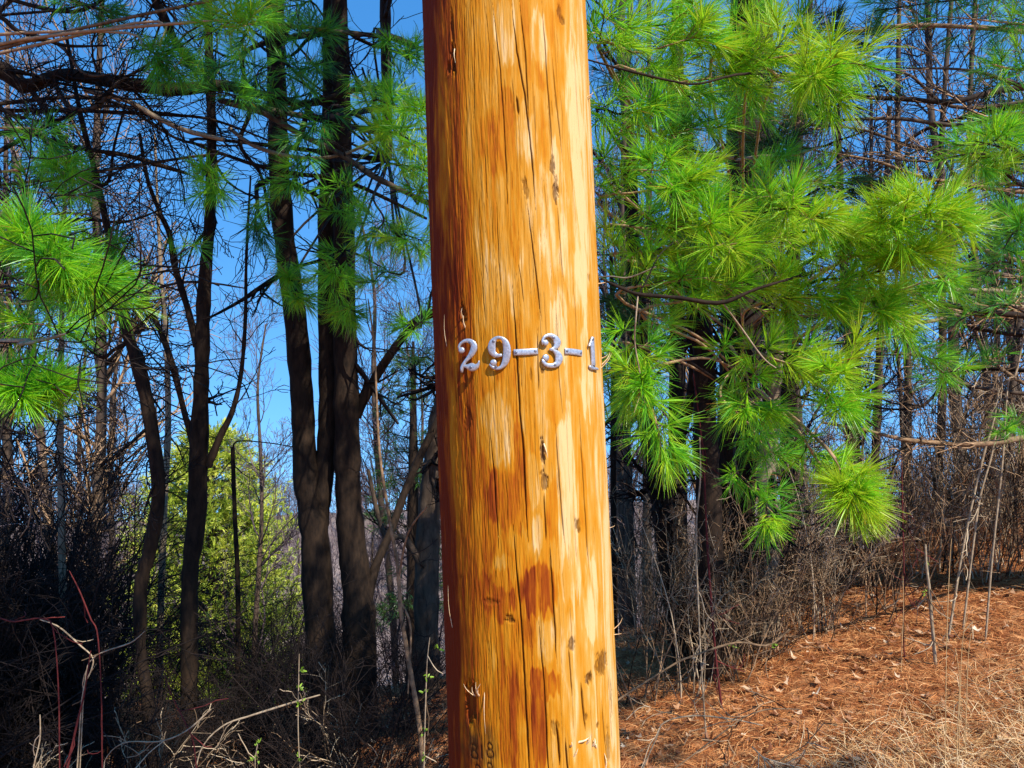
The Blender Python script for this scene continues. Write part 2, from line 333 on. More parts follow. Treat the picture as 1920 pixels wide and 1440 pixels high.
def build_pole():
    cols = np.concatenate([np.linspace(-1.72, 1.72, 900), np.linspace(1.8, 2 * np.pi - 1.8, 26)])
    rows = np.unique(np.concatenate([np.linspace(-1.2, 0.72, 30), np.linspace(0.72, 2.50, 730), np.linspace(2.5, 9.4, 60)]))
    PH, Z = np.meshgrid(cols, rows)
    S = PH * 0.155                      # arc length, m
    u = pole_py(Z)                      # rough photo row
    g = np.zeros_like(Z)
    crack = np.zeros_like(Z); dep = np.zeros_like(Z)
    # wobbling drift of the grain so lines are not ruler straight
    drift = 0.0016 * (fbm(S * 12 + 7, Z * 2.0, 5) - 0.5)
    def add_crack(pts, wpx):
        a = np.array([px2pole(*p) for p in pts]); zz = a[:, 1]; ss = a[:, 0] * 0.155
        o = np.argsort(zz); zmin, zmax = zz[o[0]], zz[o[-1]]
        r0, r1 = np.searchsorted(rows, [zmin, zmax])
        if r1 - r0 < 3: return
        zr = rows[r0:r1]; c = np.interp(zr, zz[o], ss[o]) + 0.0010 * (vnoise(zr * 25, zr * 0 + wpx * 50) - 0.5) + 0.0006 * (vnoise(zr * 90, zr * 0 + wpx * 90) - 0.5)
        t = (zr - zmin) / (zmax - zmin); w = wpx * 0.00064 * np.clip(4.5 * np.minimum(t, 1 - t) , 0.15, 1) * (0.6 + 0.7 * vnoise(zr * 30, zr * 0 + 3.3))
        dd = np.abs(S[r0:r1] - c[:, None]) / w[:, None]
        k = np.exp(-dd ** 2.4)
        dep[r0:r1] = np.maximum(dep[r0:r1], k * min(0.0045, 0.0017 * wpx)); crack[r0:r1] = np.maximum(crack[r0:r1], k * min(1, 0.5 + 0.25 * wpx))
    for pts, w in CRACKS: add_crack(pts, w)
    rr = np.random.default_rng(11)
    for _ in range(230):                 # fine checks
        px = rr.uniform(835, 1140); py = rr.uniform(-20, 1420); h = rr.uniform(30, 190)
        sh = (58.5 / 1440) * h; add_crack([(px, py), (px + sh * 0.6 + rr.normal() * 1.5, py + h * 0.5), (px + sh * 1.2, py + h)], rr.uniform(0.35, 0.75))
    go = np.zeros_like(Z)
    for i, (px, py, hw, hh, dmm, dk) in enumerate(GOUGES):
        ph, z = px2pole(px, py); cs = max(0.35, math.cos(ph)); w = hw * 0.00115 / cs; h = hh * 0.00108
        nz = 0.6 * (vnoise(S * 900 + i * 9, Z * 260) - 0.5) + 0.7 * (vnoise(S * 300 + i, Z * 90) - 0.5)
        dd = np.sqrt(((S - ph * 0.155) / w) ** 2 + ((Z - z) / h) ** 2) + nz
        k = np.clip((1.15 - dd) * 2.5, 0, 1); k = k * k * (3 - 2 * k)
        dep = np.maximum(dep, k * dmm * 0.0006); go = np.maximum(go, k * dk * np.clip(.35 + 1.1 * fbm(S * 900 + i, Z * 160, 5, 2), 0, 1))
        ridge = np.clip(1 - np.abs(dd - 1.45) * 2.5, 0, 1) * 0.0007 * min(1, dmm / 4); dep = dep - ridge * (k < 0.05)
    # blobs
    def blobs(lst, seed):
        f = np.zeros_like(Z)
        warpz = 0.9 * (fbm(S * 260, Z * 9, seed, 3) - 0.5) + 0.9 * (fbm(S * 60, Z * 14, seed + 3, 3) - 0.5)
        for px, py, hw, hh, st in lst:
            ph, z = px2pole(px, py); cs = max(0.4, math.cos(ph))
            dd = np.sqrt(((S - ph * 0.155) / (hw * .00088 / cs)) ** 2 + ((Z - z) / (hh * .00088)) ** 2) + warpz
            k = np.clip((1.1 - dd) * 7, 0, 1) * (.8 + .4 * fbm(S * 90, Z * 20, seed + 9)); f = np.maximum(f, k * st)
        return f
    st = blobs(STAINS, 41)
    li = blobs(LIGHTS, 77)
    # general streaky tone: flame figure made of stretched, warped noise
    wS = S + 0.010 * (fbm(S * 15, Z * 3, 51) - 0.5) + 0.02 * (fbm(S * 5, Z * 1.2, 53) - 0.5)
    n1 = fbm(wS * 30, Z * 3.5, 61, 3); n2 = fbm(wS * 110, Z * 4, 63, 3); n3 = fbm(wS * 420, Z * 12, 65, 3)
    flame = np.clip((np.abs(((n1 * 5.0) % 1.0) - 0.5) * 2), 0, 1)
    side = np.clip(0.5 - PH / 1.7, 0, 1)      # left of the log: weathered tone plus painted shade away from the sun
    tone = -0.05 + 0.60 * side ** 1.0 + 0.38 * np.clip((-PH - .88 + .25 * (n2 - .5)) * 4, 0, 1) + 0.30 * (n1 - 0.5) * 2 + 0.22 * (flame - 0.5) + 0.26 * (n2 - 0.5) + 0.16 * (n3 - 0.5)  # far-left step paints the unlit edge deep red
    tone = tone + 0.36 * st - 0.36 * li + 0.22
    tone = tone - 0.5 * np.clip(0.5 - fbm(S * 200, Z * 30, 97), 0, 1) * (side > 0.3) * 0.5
    # rough bark-shaved texture on the left side
    rough = (fbm(S * 500, Z * 45, 81, 3) - 0.5) * np.clip(side * 2.4 - 0.5, 0.15, 1) * 0.0015 + (fbm(S * 260, Z * 14, 83, 3) - 0.5) * 0.0012
    und = 0.0035 * (fbm(S * 9 + 3, Z * 1.6, 85) - 0.5) + 0.0014 * (fbm(S * 40, Z * 5, 87) - 0.5)
    # brand: burnt characters low on the left
    br = np.zeros_like(Z)
    for _, kind, px, py in BRAND:
        ph, z = px2pole(px, py); cs = max(.4, math.cos(ph)); X = (S - ph * .155) / (0.00088 / cs); Y = -(Z - z) / 0.00088
        if kind == 'bar1': dd = np.abs(np.hypot(X, np.clip(np.abs(Y) - 12, 0, None)))
        else: dd = np.minimum(np.abs(np.hypot(X * 1.35, Y + 7) - 6.0), np.abs(np.hypot(X * 1.2, Y - 7) - 7.5))
        br = np.maximum(br, np.clip(1.5 - dd / 1.6, 0, 1))
    ph, z = px2pole(893, 1400)
    scorch = np.clip(1.3 - np.sqrt(((S - ph * .155) / 0.045) ** 2 + ((Z - z) / 0.055) ** 2) - 1.3 * (fbm(S * 120, Z * 40, 91, 3) - 0.35), 0, 1)
    R = pole_R(Z) + und + rough - dep - br * 0.0018
    dark = np.clip(np.maximum(crack, go), 0, 1)
    V = np.stack([pole_ax(Z) + R * np.sin(PH) , D0 - R * np.cos(PH), Z], -1)
    V = V.reshape(-1, 3); nr, nc = Z.shape
    # close the top with a shallow crown
    I = np.arange(nr * nc).reshape(nr, nc); J = np.roll(I, -1, 1)
    Q = np.stack([I[:-1], J[:-1], J[1:], I[1:]], -1).reshape(-1, 4)
    top = len(V); zt = rows[-1]; V = np.vstack([V, [[pole_ax(zt), D0, zt + 0.03]]])
    T = np.stack([I[-1], J[-1], np.full(nc, top)], 1)
    a = lambda q: np.append(q.ravel(), 0.5)
    m, n, b = new_mat('honey_pine_log')
    grain = noise(n, 1, (330, 330, 7), 4, 0.6); fine = noise(n, 1, (1100, 1100, 40), 3, 0.6); mott = noise(n, 60, (1, 1, 0.25), 4, 0.6)
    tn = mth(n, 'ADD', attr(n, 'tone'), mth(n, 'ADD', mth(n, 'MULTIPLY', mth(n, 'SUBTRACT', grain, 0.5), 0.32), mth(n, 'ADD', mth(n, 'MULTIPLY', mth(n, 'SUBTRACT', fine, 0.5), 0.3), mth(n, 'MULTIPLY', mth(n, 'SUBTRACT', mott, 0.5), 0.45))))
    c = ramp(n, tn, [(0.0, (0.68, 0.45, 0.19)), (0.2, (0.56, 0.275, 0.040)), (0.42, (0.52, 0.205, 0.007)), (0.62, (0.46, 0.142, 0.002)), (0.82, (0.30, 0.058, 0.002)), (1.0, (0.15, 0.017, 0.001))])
    c = mixc(n, mth(n, 'MULTIPLY', attr(n, 'scorch'), 0.85), c, (0.035, 0.012, 0.006))
    c = mixc(n, mth(n, 'MULTIPLY', attr(n, 'dark'), 0.94), c, (0.055, 0.010, 0.001))
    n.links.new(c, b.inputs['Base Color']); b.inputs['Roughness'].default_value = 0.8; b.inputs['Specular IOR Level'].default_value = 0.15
    bump(n, b, mth(n, 'ADD', grain, mth(n, 'MULTIPLY', fine, 0.5)), 0.5, 0.0012)
    pole = empty('utility_pole', (pole_ax(0.0), D0, 0.0), 'honey coloured debarked log utility pole with metal house numbers nailed on', 'utility pole')
    org = np.array([pole_ax(0.0), D0, 0.0])
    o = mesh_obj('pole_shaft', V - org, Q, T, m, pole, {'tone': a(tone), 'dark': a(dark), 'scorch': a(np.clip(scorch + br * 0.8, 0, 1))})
    return pole, org
pole, porg = build_pole()
# metal numerals
def metal():
    m, n, b = new_mat('cast_aluminium')
    f = noise(n, 260, (1, 1, 1), 4, 0.6)
    n.links.new(ramp(n, f, [(0.3, (0.34, 0.35, 0.36)), (0.7, (0.66, 0.67, 0.69))]), b.inputs['Base Color'])
    b.inputs['Metallic'].default_value = 0.6; b.inputs['Roughness'].default_value = 0.36
    bump(n, b, f, 0.3, 0.0006); return m
M_alu = metal()
mm, nn, bb = new_mat('dull_nail_steel'); bb.inputs['Metallic'].default_value = 0.8; bb.inputs['Roughness'].default_value = 0.5
nn.links.new(ramp(nn, noise(nn, 500), [(0.3, (0.10, 0.10, 0.11)), (0.7, (0.36, 0.36, 0.40))]), bb.inputs['Base Color']); M_nail = mm
PXM = 0.000875
def stroke(mb, pts, th, place, n=26):
    """pts: (x, y, w) in metres on the plate; domed ribbon"""
    a = smooth_line(np.array(pts, float), n); xy = a[:, :2]; w = np.maximum(a[:, 2], 0.0004)
    t = unit(np.gradient(xy, axis=0)); nrm = np.stack([-t[:, 1], t[:, 0]], 1)
    prof = [(-1, 0), (-1, .45), (-.9, .75), (-.62, .93), (-.2, 1), (.2, 1), (.62, .93), (.9, .75), (1, .45), (1, 0)]
    Vs = []
    for s, h in prof:
        q = xy + nrm * (s * w / 2)[:, None]; Vs.append(np.concatenate([q, np.full((n, 1), h * th)], 1))
    Vs = np.stack(Vs, 1); k = len(prof)
    # pinch the two end rings down for rounded ends
    for e, f in ((0, 0.45), (1, 0.85), (-1, 0.45), (-2, 0.85)): Vs[e, :, 2] *= f
    W = place(Vs.reshape(-1, 3)); I = np.arange(n * k).reshape(n, k)
    J = np.roll(I, -1, 1)
    Q = np.stack([I[:-1], I[1:], J[1:], J[:-1]], -1).reshape(-1, 4)
    T = []
    for r, fl in ((0, 0), (n - 1, 1)):
        for j in range(1, k - 1): T.append((I[r, 0], I[r, j], I[r, j + 1]) if not fl else (I[r, 0], I[r, j + 1], I[r, j]))
    mb.add(W, Q, T)
def dome(mb, x, y, r, th, place, seg=20):
    rings = [(1, 0), (1, .5), (.9, .78), (.65, .95), (.3, 1.0)]
    V = [[x + r * q * math.cos(a_), y + r * q * math.sin(a_), h * th] for q, h in rings for a_ in np.arange(seg) / seg * 2 * np.pi] + [[x, y, th * 1.01]]
    I = np.arange(seg * 5).reshape(5, seg); J = np.roll(I, -1, 1)
    Q = np.stack([I[:-1], J[:-1], J[1:], I[1:]], -1).reshape(-1, 4); T = [(I[4, j], J[4, j], seg * 5) for j in range(seg)]
    mb.add(place(np.array(V)), Q, T)
def numeral(name, label, cpx, cpy, strokes, balls, nails, phi_face=None, stand=0.0012, pitch=0.0, wrap=False, th=0.0032, holes=()):
    ph, z = px2pole(cpx, cpy); cs = math.cos(ph)
    pf = ph if phi_face is None else RND(phi_face)
    c = pole_pt(np.array(ph), np.array(z), stand)
    ex = np.array([math.cos(pf), math.sin(pf), 0]); en = np.array([math.sin(pf), -math.cos(pf), 0]); ez = np.array([0, 0, 1.0])
    ez2 = ez * math.cos(pitch) - en * math.sin(pitch) * -1; en2 = en * math.cos(pitch) - ez * math.sin(pitch)
    def loc(px, py): return ((px - cpx) * PXM / math.cos(pf), -(py - cpy) * PXM)
    def place(Vv):
        if wrap:
            phs = ph + Vv[:, 0] / 0.156; zz = z + Vv[:, 1]
            return np.stack([pole_ax(zz) + (pole_R(zz) + stand + Vv[:, 2]) * np.sin(phs), D0 - (pole_R(zz) + stand + Vv[:, 2]) * np.cos(phs), zz], -1) - porg
        return c + Vv[:, :1] * ex + Vv[:, 1:2] * ez2 + Vv[:, 2:3] * en2 - porg
    mb = MB()
    for st in strokes:
        kx = 1 / math.cos(pf)
        stroke(mb, [(*loc(x, y), w * 1.02 * PXM * (0.5 + 0.5 * kx)) for x, y, w in st], th, place)
    for x, y, r in balls: dome(mb, *loc(x, y), r * PXM, th * 1.25, place)
    o = mb.build(name, M_alu, pole); o['label'] = label
    for x, y in nails:
        nb = MB(); base = lambda Vv: place(Vv + np.array([0, 0, th * 0.93])); dome(nb, *loc(x, y), 2.7 * PXM, 0.0011, base, 12); nb.build('nail', M_nail, o)
    return o
s16 = lambda L: [(855 + x / 16, 620 + y / 16, w / 16) for x, y, w in L]
s13 = lambda L: [(1000 + x / 13.71, 615 + y / 13.71, w / 13.71) for x, y, w in L]
numeral('numeral', 'silver numeral two standing off the wood at the left', 885, 669,
 [s16([(215,600,60),(190,480,75),(260,370,85),(390,305,110),(530,320,140),(635,420,185),(640,560,200),(560,720,165),(450,850,115),(360,960,95),(300,1060,110),(275,1160,100),(275,1270,60)]),
  s16([(300,1060,80),(420,1080,120),(560,1100,240),(680,1100,200),(770,1030,100),(812,900,16)])],
 s16([(268,590,96)]), [(887.8, 642.5), (890, 689.4)], phi_face=-17, stand=0.0095)
numeral('numeral', 'silver numeral nine', 937, 662,
 [s16([(1430,290,70),(1340,215,90),(1220,230,110),(1125,340,190),(1090,500,230),(1120,660,200),(1240,745,130),(1400,735,80)]),
  s16([(1270,215,80),(1400,235,110),(1510,370,190),(1545,560,225),(1535,780,220),(1480,960,190),(1380,1090,120),(1240,1135,95),(1100,1085,95),(1045,980,90)])],
 s16([(1140,960,100)]), [(926.9, 640), (931, 688)], phi_face=-8, stand=0.0034, pitch=0.05)
numeral('numeral', 'silver numeral three', 1034, 658,
 [s13([(225,440,60),(205,330,65),(275,225,80),(400,190,105),(525,250,150),(590,365,200),(565,470,150),(490,535,90),(390,560,50)]),
  s13([(390,550,50),(500,580,85),(600,670,165),(640,785,210),(605,900,170),(500,965,125),(350,965,110),(245,900,95),(225,800,85)])],
 s13([(285,385,78), (290,770,92)]), [(1035.7, 632.9), (1037.9, 684.3)], phi_face=20, stand=0.0028)
numeral('numeral', 'silver numeral one near the right edge', 1109, 662,
 [s13([(1480,205,60),(1470,300,110),(1470,500,135),(1485,750,140),(1500,1000,150)]), s13([(1440,215,16),(1405,360,45),(1362,480,55)]), s13([(1365,1000,50),(1420,1040,70),(1520,1055,70),(1650,1075,40)])],
 [], [(1109.4, 686.8), (1105.8, 635.4)], phi_face=54, stand=0.0022, th=0.0034)
numeral('dash_plate', 'longer silver dash between the nine and the three', 985.7, 659.9, [[(962.6,661,11.5),(985,660,12),(1008.8,658.6,11.5)]], [], [(967.3, 660.6), (1004, 658)], wrap=True, stand=0.0006, th=0.0022)
numeral('dash_plate', 'shorter silver dash between the three and the one', 1075.5, 660.6, [[(1057.5,658.8,10.5),(1075,659.8,10.5),(1093,662,10.5)]], [], [(1061, 658.4), (1089, 661.4)], wrap=True, stand=0.0006, th=0.0022)
def splinters():
    m, n, b = new_mat('torn_pale_wood'); n.links.new(ramp(n, noise(n, 300), [(0.3, (0.75, 0.45, 0.18)), (0.7, (0.9, 0.72, 0.45))]), b.inputs['Base Color']); b.inputs['Roughness'].default_value = 0.6
    L = [  # (px,py) root -> tip, out, width
     ((1129,684),(1144,660),.012,3.0),((1131,672),(1139,664),.010,2.2),((1102,182),(1112,172),.006,2.5),((1103,186),(1108,178),.006,3),((1156,1180),(1167,1158),.010,2.2),((1158,1190),(1166,1187),.012,1.8),((1148,990),(1153,984),.006,1.5),
     ((1127,532),(1136,529),.008,2.5),
     ((1128,690),(1147,662),.016,2.2),((893,1300),(906,1279),.008,3),((896,1303),(897,1276),.007,2.2),((890,1305),(891,1285),.008,2.5),((887,1304),(877,1279),.010,1.8),((898,1305),(903,1290),.010,4),((908,1296),(913,1375),.004,1.6),
     ((1070,1400),(1069,1388),.006,4),((1085,1392),(1100,1380),.006,5),((1100,1395),(1108,1376),.009,4),((1112,1398),(1115,1384),.008,6),((1118,1402),(1112,1388),.010,5),((1136,1440),(1133,1412),.006,5),((1075,1420),(1081,1400),.005,2.5),
     ((848,1180),(846,1097),.006,1.4),((867,596),(872,578),.008,3),((872,615),(874,592),.007,3.4),((838,655),(836,590),.003,1.3),((852,90),(857,120),.004,2),((1020,832),(1026,858),.003,3.5)]
    for (r, t, out, w) in L:
        a0 = px2pole(min(r[0], 1128 + (r[1]-660)*.045 if r[0] > 1100 else r[0]), r[1])
        p0 = pole_pt(np.array(a0[0]), np.array(a0[1]), -0.001)
        if r[0] > 1098: p2 = P(t[0], t[1], p0[1] - 0.004)
        else:
            a2 = px2pole(*t); p2 = pole_pt(np.array(a2[0]), np.array(a2[1]), out)
        p1 = (p0 + p2) / 2 + (p0 - np.array([pole_ax(p0[2]), D0, p0[2]])) * 0.02
        pts = smooth_line([p0, p1, p2], 6)[None]; mb = MB(); tubes(mb, pts - porg, (w * PXM * 0.5 * np.array([1, .95, .8, .6, .4, .12]))[None], 5)
        mb.build('splinter', m, pole)
splinters()

# ------------------------------------------------------------------ trees and limbs
class Tree:
    def __init__(s, name, label, cat, base, group=None):
        s.o = empty(name, base, label, cat, group); s.base = np.asarray(base, float)
    def tube(s, name, pts, r, mat, n=24, sides=10, parent=None, lump=0.06, label=None):
        """pts world, r list of radii along"""
        c = smooth_line(pts, n); R = np.interp(np.linspace(0, 1, n), np.linspace(0, 1, len(r)), r)
        R = R * (1 + lump * rng.normal(size=n)); mb = MB(); tubes(mb, c[None] - s.base, R[None], sides, np.array([0.5]))
        o = mb.build(name, mat, parent or s.o)
        if label: o['label'] = label
        return o, c[None], R[None]
RMIN = 0.0018
def twigs_on(mb, C, R, spec, base, sides=3):
    """spec: list of levels (n, len, ang, K, wob, trop, smin, rr)"""
    for (n, ln, an, K, wob, trop, smin, rr) in spec:
        C, R = sprout(C, R, n, ln, an, K, wob, trop, smin, 1.0, rr)
        tubes(mb, C - base, np.maximum(R, RMIN), sides)
    return C, R

def stem(T, pix, wpx, mat, part='stem', n=26, extra=None, label=None):
    pts = PL(pix); r = [w * 0.5 * p[2] / F for w, p in zip(wpx, pix)]
    return T.tube(part, pts, r, mat, n, 12, label=label)
def limb_twigs(T, C, R, spec, mat, part='twigs', parent=None, label=None):
    mb = MB(); e = twigs_on(mb, C, R, spec, T.base); o = mb.build(part, mat, parent or T.o)
    return o, e
UP = (0, 0, 0.08); NOT = (0, 0, 0)

# --- forked dark tree left of the pole
dF = 5.0
gz = lambda x, y: float(ground_z(x, y))
b0 = P(640, 1440, dF); base = np.array([b0[0], dF, gz(b0[0], dF)])
T = Tree('forked_tree', 'dark three stemmed tree left of the pole with patchy sunlit bark', 'tree', base)
gpx = 720 + (CAMZ - base[2]) / dF * F + 20
A = stem(T, [(500,-900,dF),(508,-300,dF),(515,0,dF),(520,200,dF),(528,400,dF),(552,580,dF),(566,740,dF),(573,880,dF),(590,1000,dF),(598,1150,dF),(612,1320,dF),(625,gpx,dF)], [16,24,33,36,38,40,42,46,56,54,64,86], M_bark_dark, 'trunk', 60, label='left stem of the forked tree')
B = stem(T, [(612,-900,dF+.06),(618,-200,dF+.06),(617,200,dF+.06),(612,500,dF+.06),(616,700,dF+.06),(613,820,dF+.05),(604,930,dF+.03),(598,1000,dF+.02)], [18,24,28,32,36,36,36,34], M_bark_dark, 'trunk', 40)
Cc = stem(T, [(628,-900,dF-.05),(632,-200,dF-.05),(638,100,dF-.05),(645,400,dF-.05),(645,560,dF-.05),(650,740,dF-.05),(652,900,dF-.03),(660,1020,dF),(672,1130,dF),(674,1300,dF),(668,gpx,dF)], [18,27,33,38,43,47,49,52,60,66,90], M_bark_dark, 'trunk', 60, label='right stem of the forked tree')
br1 = stem(T, [(668,780,dF-.03),(700,715,dF-.08),(735,660,dF-.15),(770,615,dF-.2),(806,590,dF-.25),(860,560,dF-.3)], [20,17,16,15,15,10], M_bark_dark, 'limb')
br2 = stem(T, [(688,1120,dF),(705,1060,dF+.05),(735,990,dF+.15),(760,920,dF+.25),(790,850,dF+.35),(830,770,dF+.45),(870,680,dF+.6)], [24,18,15,15,15,14,12], M_bark_dark, 'limb')
for q in (A, Cc): limb_twigs(T, q[1][:, :30], q[2][:, :30], [(9, 1.0, 1.2, 8, .18, NOT, .05, .35), (5, .4, .8, 6, .2, NOT, .2, .6), (4, .2, .8, 4, .2, NOT, .2, .6)], M_twig_dark)
limb_twigs(T, br1[1], br1[2], [(4, .5, .9, 6, .2, NOT, .3, .5), (5, .25, .8, 5, .2, NOT, .2, .6)], M_twig_dark)

# --- tall thin trunk and its neighbours on the left
def thin_tree(label, pix, wpx, limbs, mat, tw, spec, name='slender_tree', lmat=None, group=None):
    d = pix[-1][2]; bx = P(pix[-1][0], 1440, d)[0]; bz = gz(bx, d); base = np.array([bx, d, bz - 0.05])
    T = Tree(name, label, 'tree', base, group)
    pyb = 720 + (CAMZ - bz + .05) / d * F; pix = list(pix) + [(pix[-1][0], max(pyb, pix[-1][1] + 20), d)]; wpx = list(wpx) + [wpx[-1] * 1.15]
    tr = stem(T, pix, wpx, mat, 'trunk', 60); src = [(tr[1], tr[2])]
    for lp, lw in limbs:
        l = stem(T, lp, lw, lmat or mat, 'limb', 26); src.append((l[1], l[2]))
    mb = MB()
    for i, (c, r) in enumerate(src):
        if i == 0: c, r = c[:, :int(60 * tw)], r[:, :int(60 * tw)]
        twigs_on(mb, c, r, spec if i == 0 else [(max(2, s[0] // 2), *s[1:]) for s in spec], T.base)
    mb.build('twigs', M_twig_dark, T.o)
    return T
RMIN = 0.0024
SP = [(16, .6, .8, 7, .16, UP, .02, .35), (5, .3, .8, 6, .22, UP, .15, .6), (4, .15, .8, 4, .25, NOT, .2, .7)]
thin_tree('upright slender dark trunk with pale orange patches at its foot', [(370,-700,4.5),(385,-200,4.5),(392,100,4.5),(397,250,4.5),(394,400,4.5),(382,560,4.5),(378,700,4.5),(372,860,4.5),(368,980,4.5),(356,1080,4.5),(355,1250,4.5),(352,1400,4.5)],
 [8,12,16,18,20,25,27,34,34,30,30,32],
 [([(372,870,4.5),(350,790,4.5),(322,680,4.5),(296,610,4.5),(270,560,4.52),(240,500,4.55),(205,430,4.6),(170,330,4.7)], [14,11,11,11,10,8,6,4]),
  ([(390,875,4.5),(412,820,4.5),(436,770,4.5),(452,700,4.5),(460,600,4.5),(462,480,4.5),(470,330,4.5)], [14,12,10,8,7,5,3]),
  ([(369,650,4.5),(355,590,4.5),(340,540,4.5),(325,490,4.5),(318,440,4.5),(296,390,4.5),(275,330,4.5),(262,250,4.5)], [14,12,12,11,10,8,7,5])], M_bark_dark, .55, SP)
thin_tree('slender black trunk leaning left beside the pine twigs', [(120,40,4.2),(150,210,4.2),(185,350,4.2),(215,500,4.2),(235,610,4.2),(266,710,4.2),(288,830,4.2),(297,930,4.2),(281,1030,4.2),(264,1100,4.2),(264,1220,4.2),(278,1320,4.2),(280,1400,4.2)],
 [5,8,11,13,19,24,25,25,26,24,22,22,24],
 [([(186,345,4.2),(160,330,4.2),(120,300,4.2),(60,240,4.2)], [10,9,8,5]), ([(186,350,4.2),(205,335,4.2),(215,270,4.2),(240,180,4.2)], [8,6,5,3]),
  ([(244,640,4.2),(215,655,4.2),(190,670,4.2),(150,640,4.2),(90,600,4.2)], [8,7,6,5,3])], M_bark_dark, .6, SP)
thin_tree('thin tan trunk seen behind the leaning black one', [(290,250,6.5),(300,480,6.5),(312,640,6.5),(315,800,6.5),(308,950,6.5),(300,1200,6.5)], [4,6,9,11,12,12], [], M_bark_tan, .6, SP)
thin_tree('thin sunlit tan trunk at the far left edge of the thicket', [(125,250,4.8),(118,500,4.8),(113,800,4.8),(115,950,4.8),(118,1200,4.8)], [5,8,12,13,14], [], M_bark_tan, .5, SP)
thin_tree('broken dead black stick standing before the distant pine', [(436,838,5.5),(440,960,5.5),(446,1100,5.5),(446,1300,5.5)], [7,8,9,10], [([(438,850,5.5),(444,828,5.5),(500,830,5.5),(560,840,5.5)], [3,3,2,2])], M_bark_dark, .4, [(2,.2,.8,5,.2,NOT,.1,.4)], name='dead_stick')
# dark trunk leaning behind the pole
thin_tree('rough grey brown trunk leaning behind the pole', [(900,520,5.6),(850,700,5.6),(822,800,5.6),(806,950,5.6),(800,1100,5.6),(800,1300,5.6)], [30,34,40,42,46,50], [([(800,1080,5.6),(760,1010,5.5),(720,1000,5.5),(690,880,5.5)], [16,12,10,6])], M_bark_grey, .5, SP)
thin_tree('thin reddish sapling arching up left of the pole', [(690,560,3.4),(702,650,3.4),(706,740,3.4),(712,850,3.4),(728,960,3.4),(745,1060,3.4),(752,1150,3.4),(768,1250,3.4),(790,1400,3.4)], [2,4,4,5,6,7,8,9,10], [([(748,1080,3.4),(765,1000,3.3),(800,950,3.2)],[5,4,3]), ([(752,1130,3.4),(770,1180,3.4),(765,1300,3.4)],[4,4,3])], M_twig, .4, [(3,.25,.7,6,.2,NOT,.1,.6)], name='sapling')

RMIN = 0.0022
# --- right-hand pine and trunks around it
dR = 5.3
def base_of(px, d, dz=0.0):
    x = (px - 960) / F * d; return np.array([x, d, gz(x, d) + dz])
RB = base_of(1372, dR); gp = 720 + (CAMZ - RB[2]) / dR * F + 20
RP = Tree('pine_tree', 'large dark trunked pine with bright sunlit needle sprays right of the pole', 'tree', RB)
rt = stem(RP, [(1425,-2600,dR),(1420,-1400,dR),(1412,-500,dR),(1404,0,dR),(1398,300,dR),(1390,560,dR),(1384,760,dR),(1378,960,dR),(1372,gp,dR)], [20,40,60,68,70,72,74,76,90], M_bark_dark, 'trunk', 70)
def traced(label, pix, w, mat=M_bark_dark, limbs=(), spec=SP, name='tree', frac=.5): return thin_tree(label, pix, w, list(limbs), mat, frac, spec, name)
traced('dark trunk forking low just right of the pole', [(1180,300,5.2),(1200,700,5.2),(1228,860,5.2),(1243,950,5.2),(1262,1090,5.2),(1285,1220,5.2)], [24,34,40,44,46,50], limbs=[([(1230,880,5.2),(1275,820,5.2),(1300,700,5.2),(1290,560,5.2)],[22,20,16,12])], name='slender_tree')
traced('dark crooked trunk just left of the big pine trunk', [(1280,150,4.8),(1300,500,4.8),(1318,640,4.8),(1322,800,4.8),(1330,960,4.8),(1335,1180,4.8)], [20,36,40,42,46,50], name='slender_tree')
traced('pale sunlit trunk behind the right hand brush', [(1462,600,5.0),(1450,760,5.0),(1436,900,5.0),(1444,1000,5.0),(1442,1080,5.0),(1440,1140,5.0)], [18,26,36,34,38,44], M_bark_tan, name='slender_tree')
traced('straight dark trunk right of the big pine', [(1500,100,6.0),(1492,400,6.0),(1478,640,6.0),(1480,800,6.0),(1478,1000,6.0)], [16,22,30,32,34], name='slender_tree')
traced('narrow dark trunk standing against lilac sky', [(1570,200,6.6),(1580,450,6.6),(1592,640,6.6),(1596,860,6.6),(1598,1000,6.6)], [9,14,18,20,20], name='slender_tree')
traced('narrow trunk with sunlit yellow edge right of centre', [(1668,200,5.8),(1655,500,5.8),(1648,700,5.8),(1640,900,5.8),(1640,1010,5.8)], [8,10,14,16,16], M_bark_grey, name='slender_tree')
traced('thin dark stem close beside the pole on its right', [(1146,480,6.4),(1150,700,6.4),(1150,900,6.4),(1152,1100,6.4)], [7,10,12,13], name='slender_tree')
for k in range(6):
    px = [1172, 1212, 1702, 1768, 1850, 1900][k]; d = [7.5, 8.2, 7.0, 6.5, 7.4, 6.2][k]
    thin_tree(['thin grey trunk in the gap right of the pole','second thin grey trunk in the gap right of the pole','thin grey brown trunk among right hand twigs','brown trunk beyond the right hand brush','thin trunk behind the pale limbs at right','brown trunk at the right edge of the view'][k],
      [(px + rng.normal() * 40, -200, d), (px + rng.normal() * 20, 300, d), (px, 700, d), (px + rng.normal() * 8, 1000, d)], [6, 10, 14, 17], [], M_bark_grey, .8, [(16, .8, .8, 7, .16, UP, .05, .4), (7, .35, .8, 6, .22, UP, .15, .6), (4, .18, .8, 4, .25, NOT, .2, .7)])

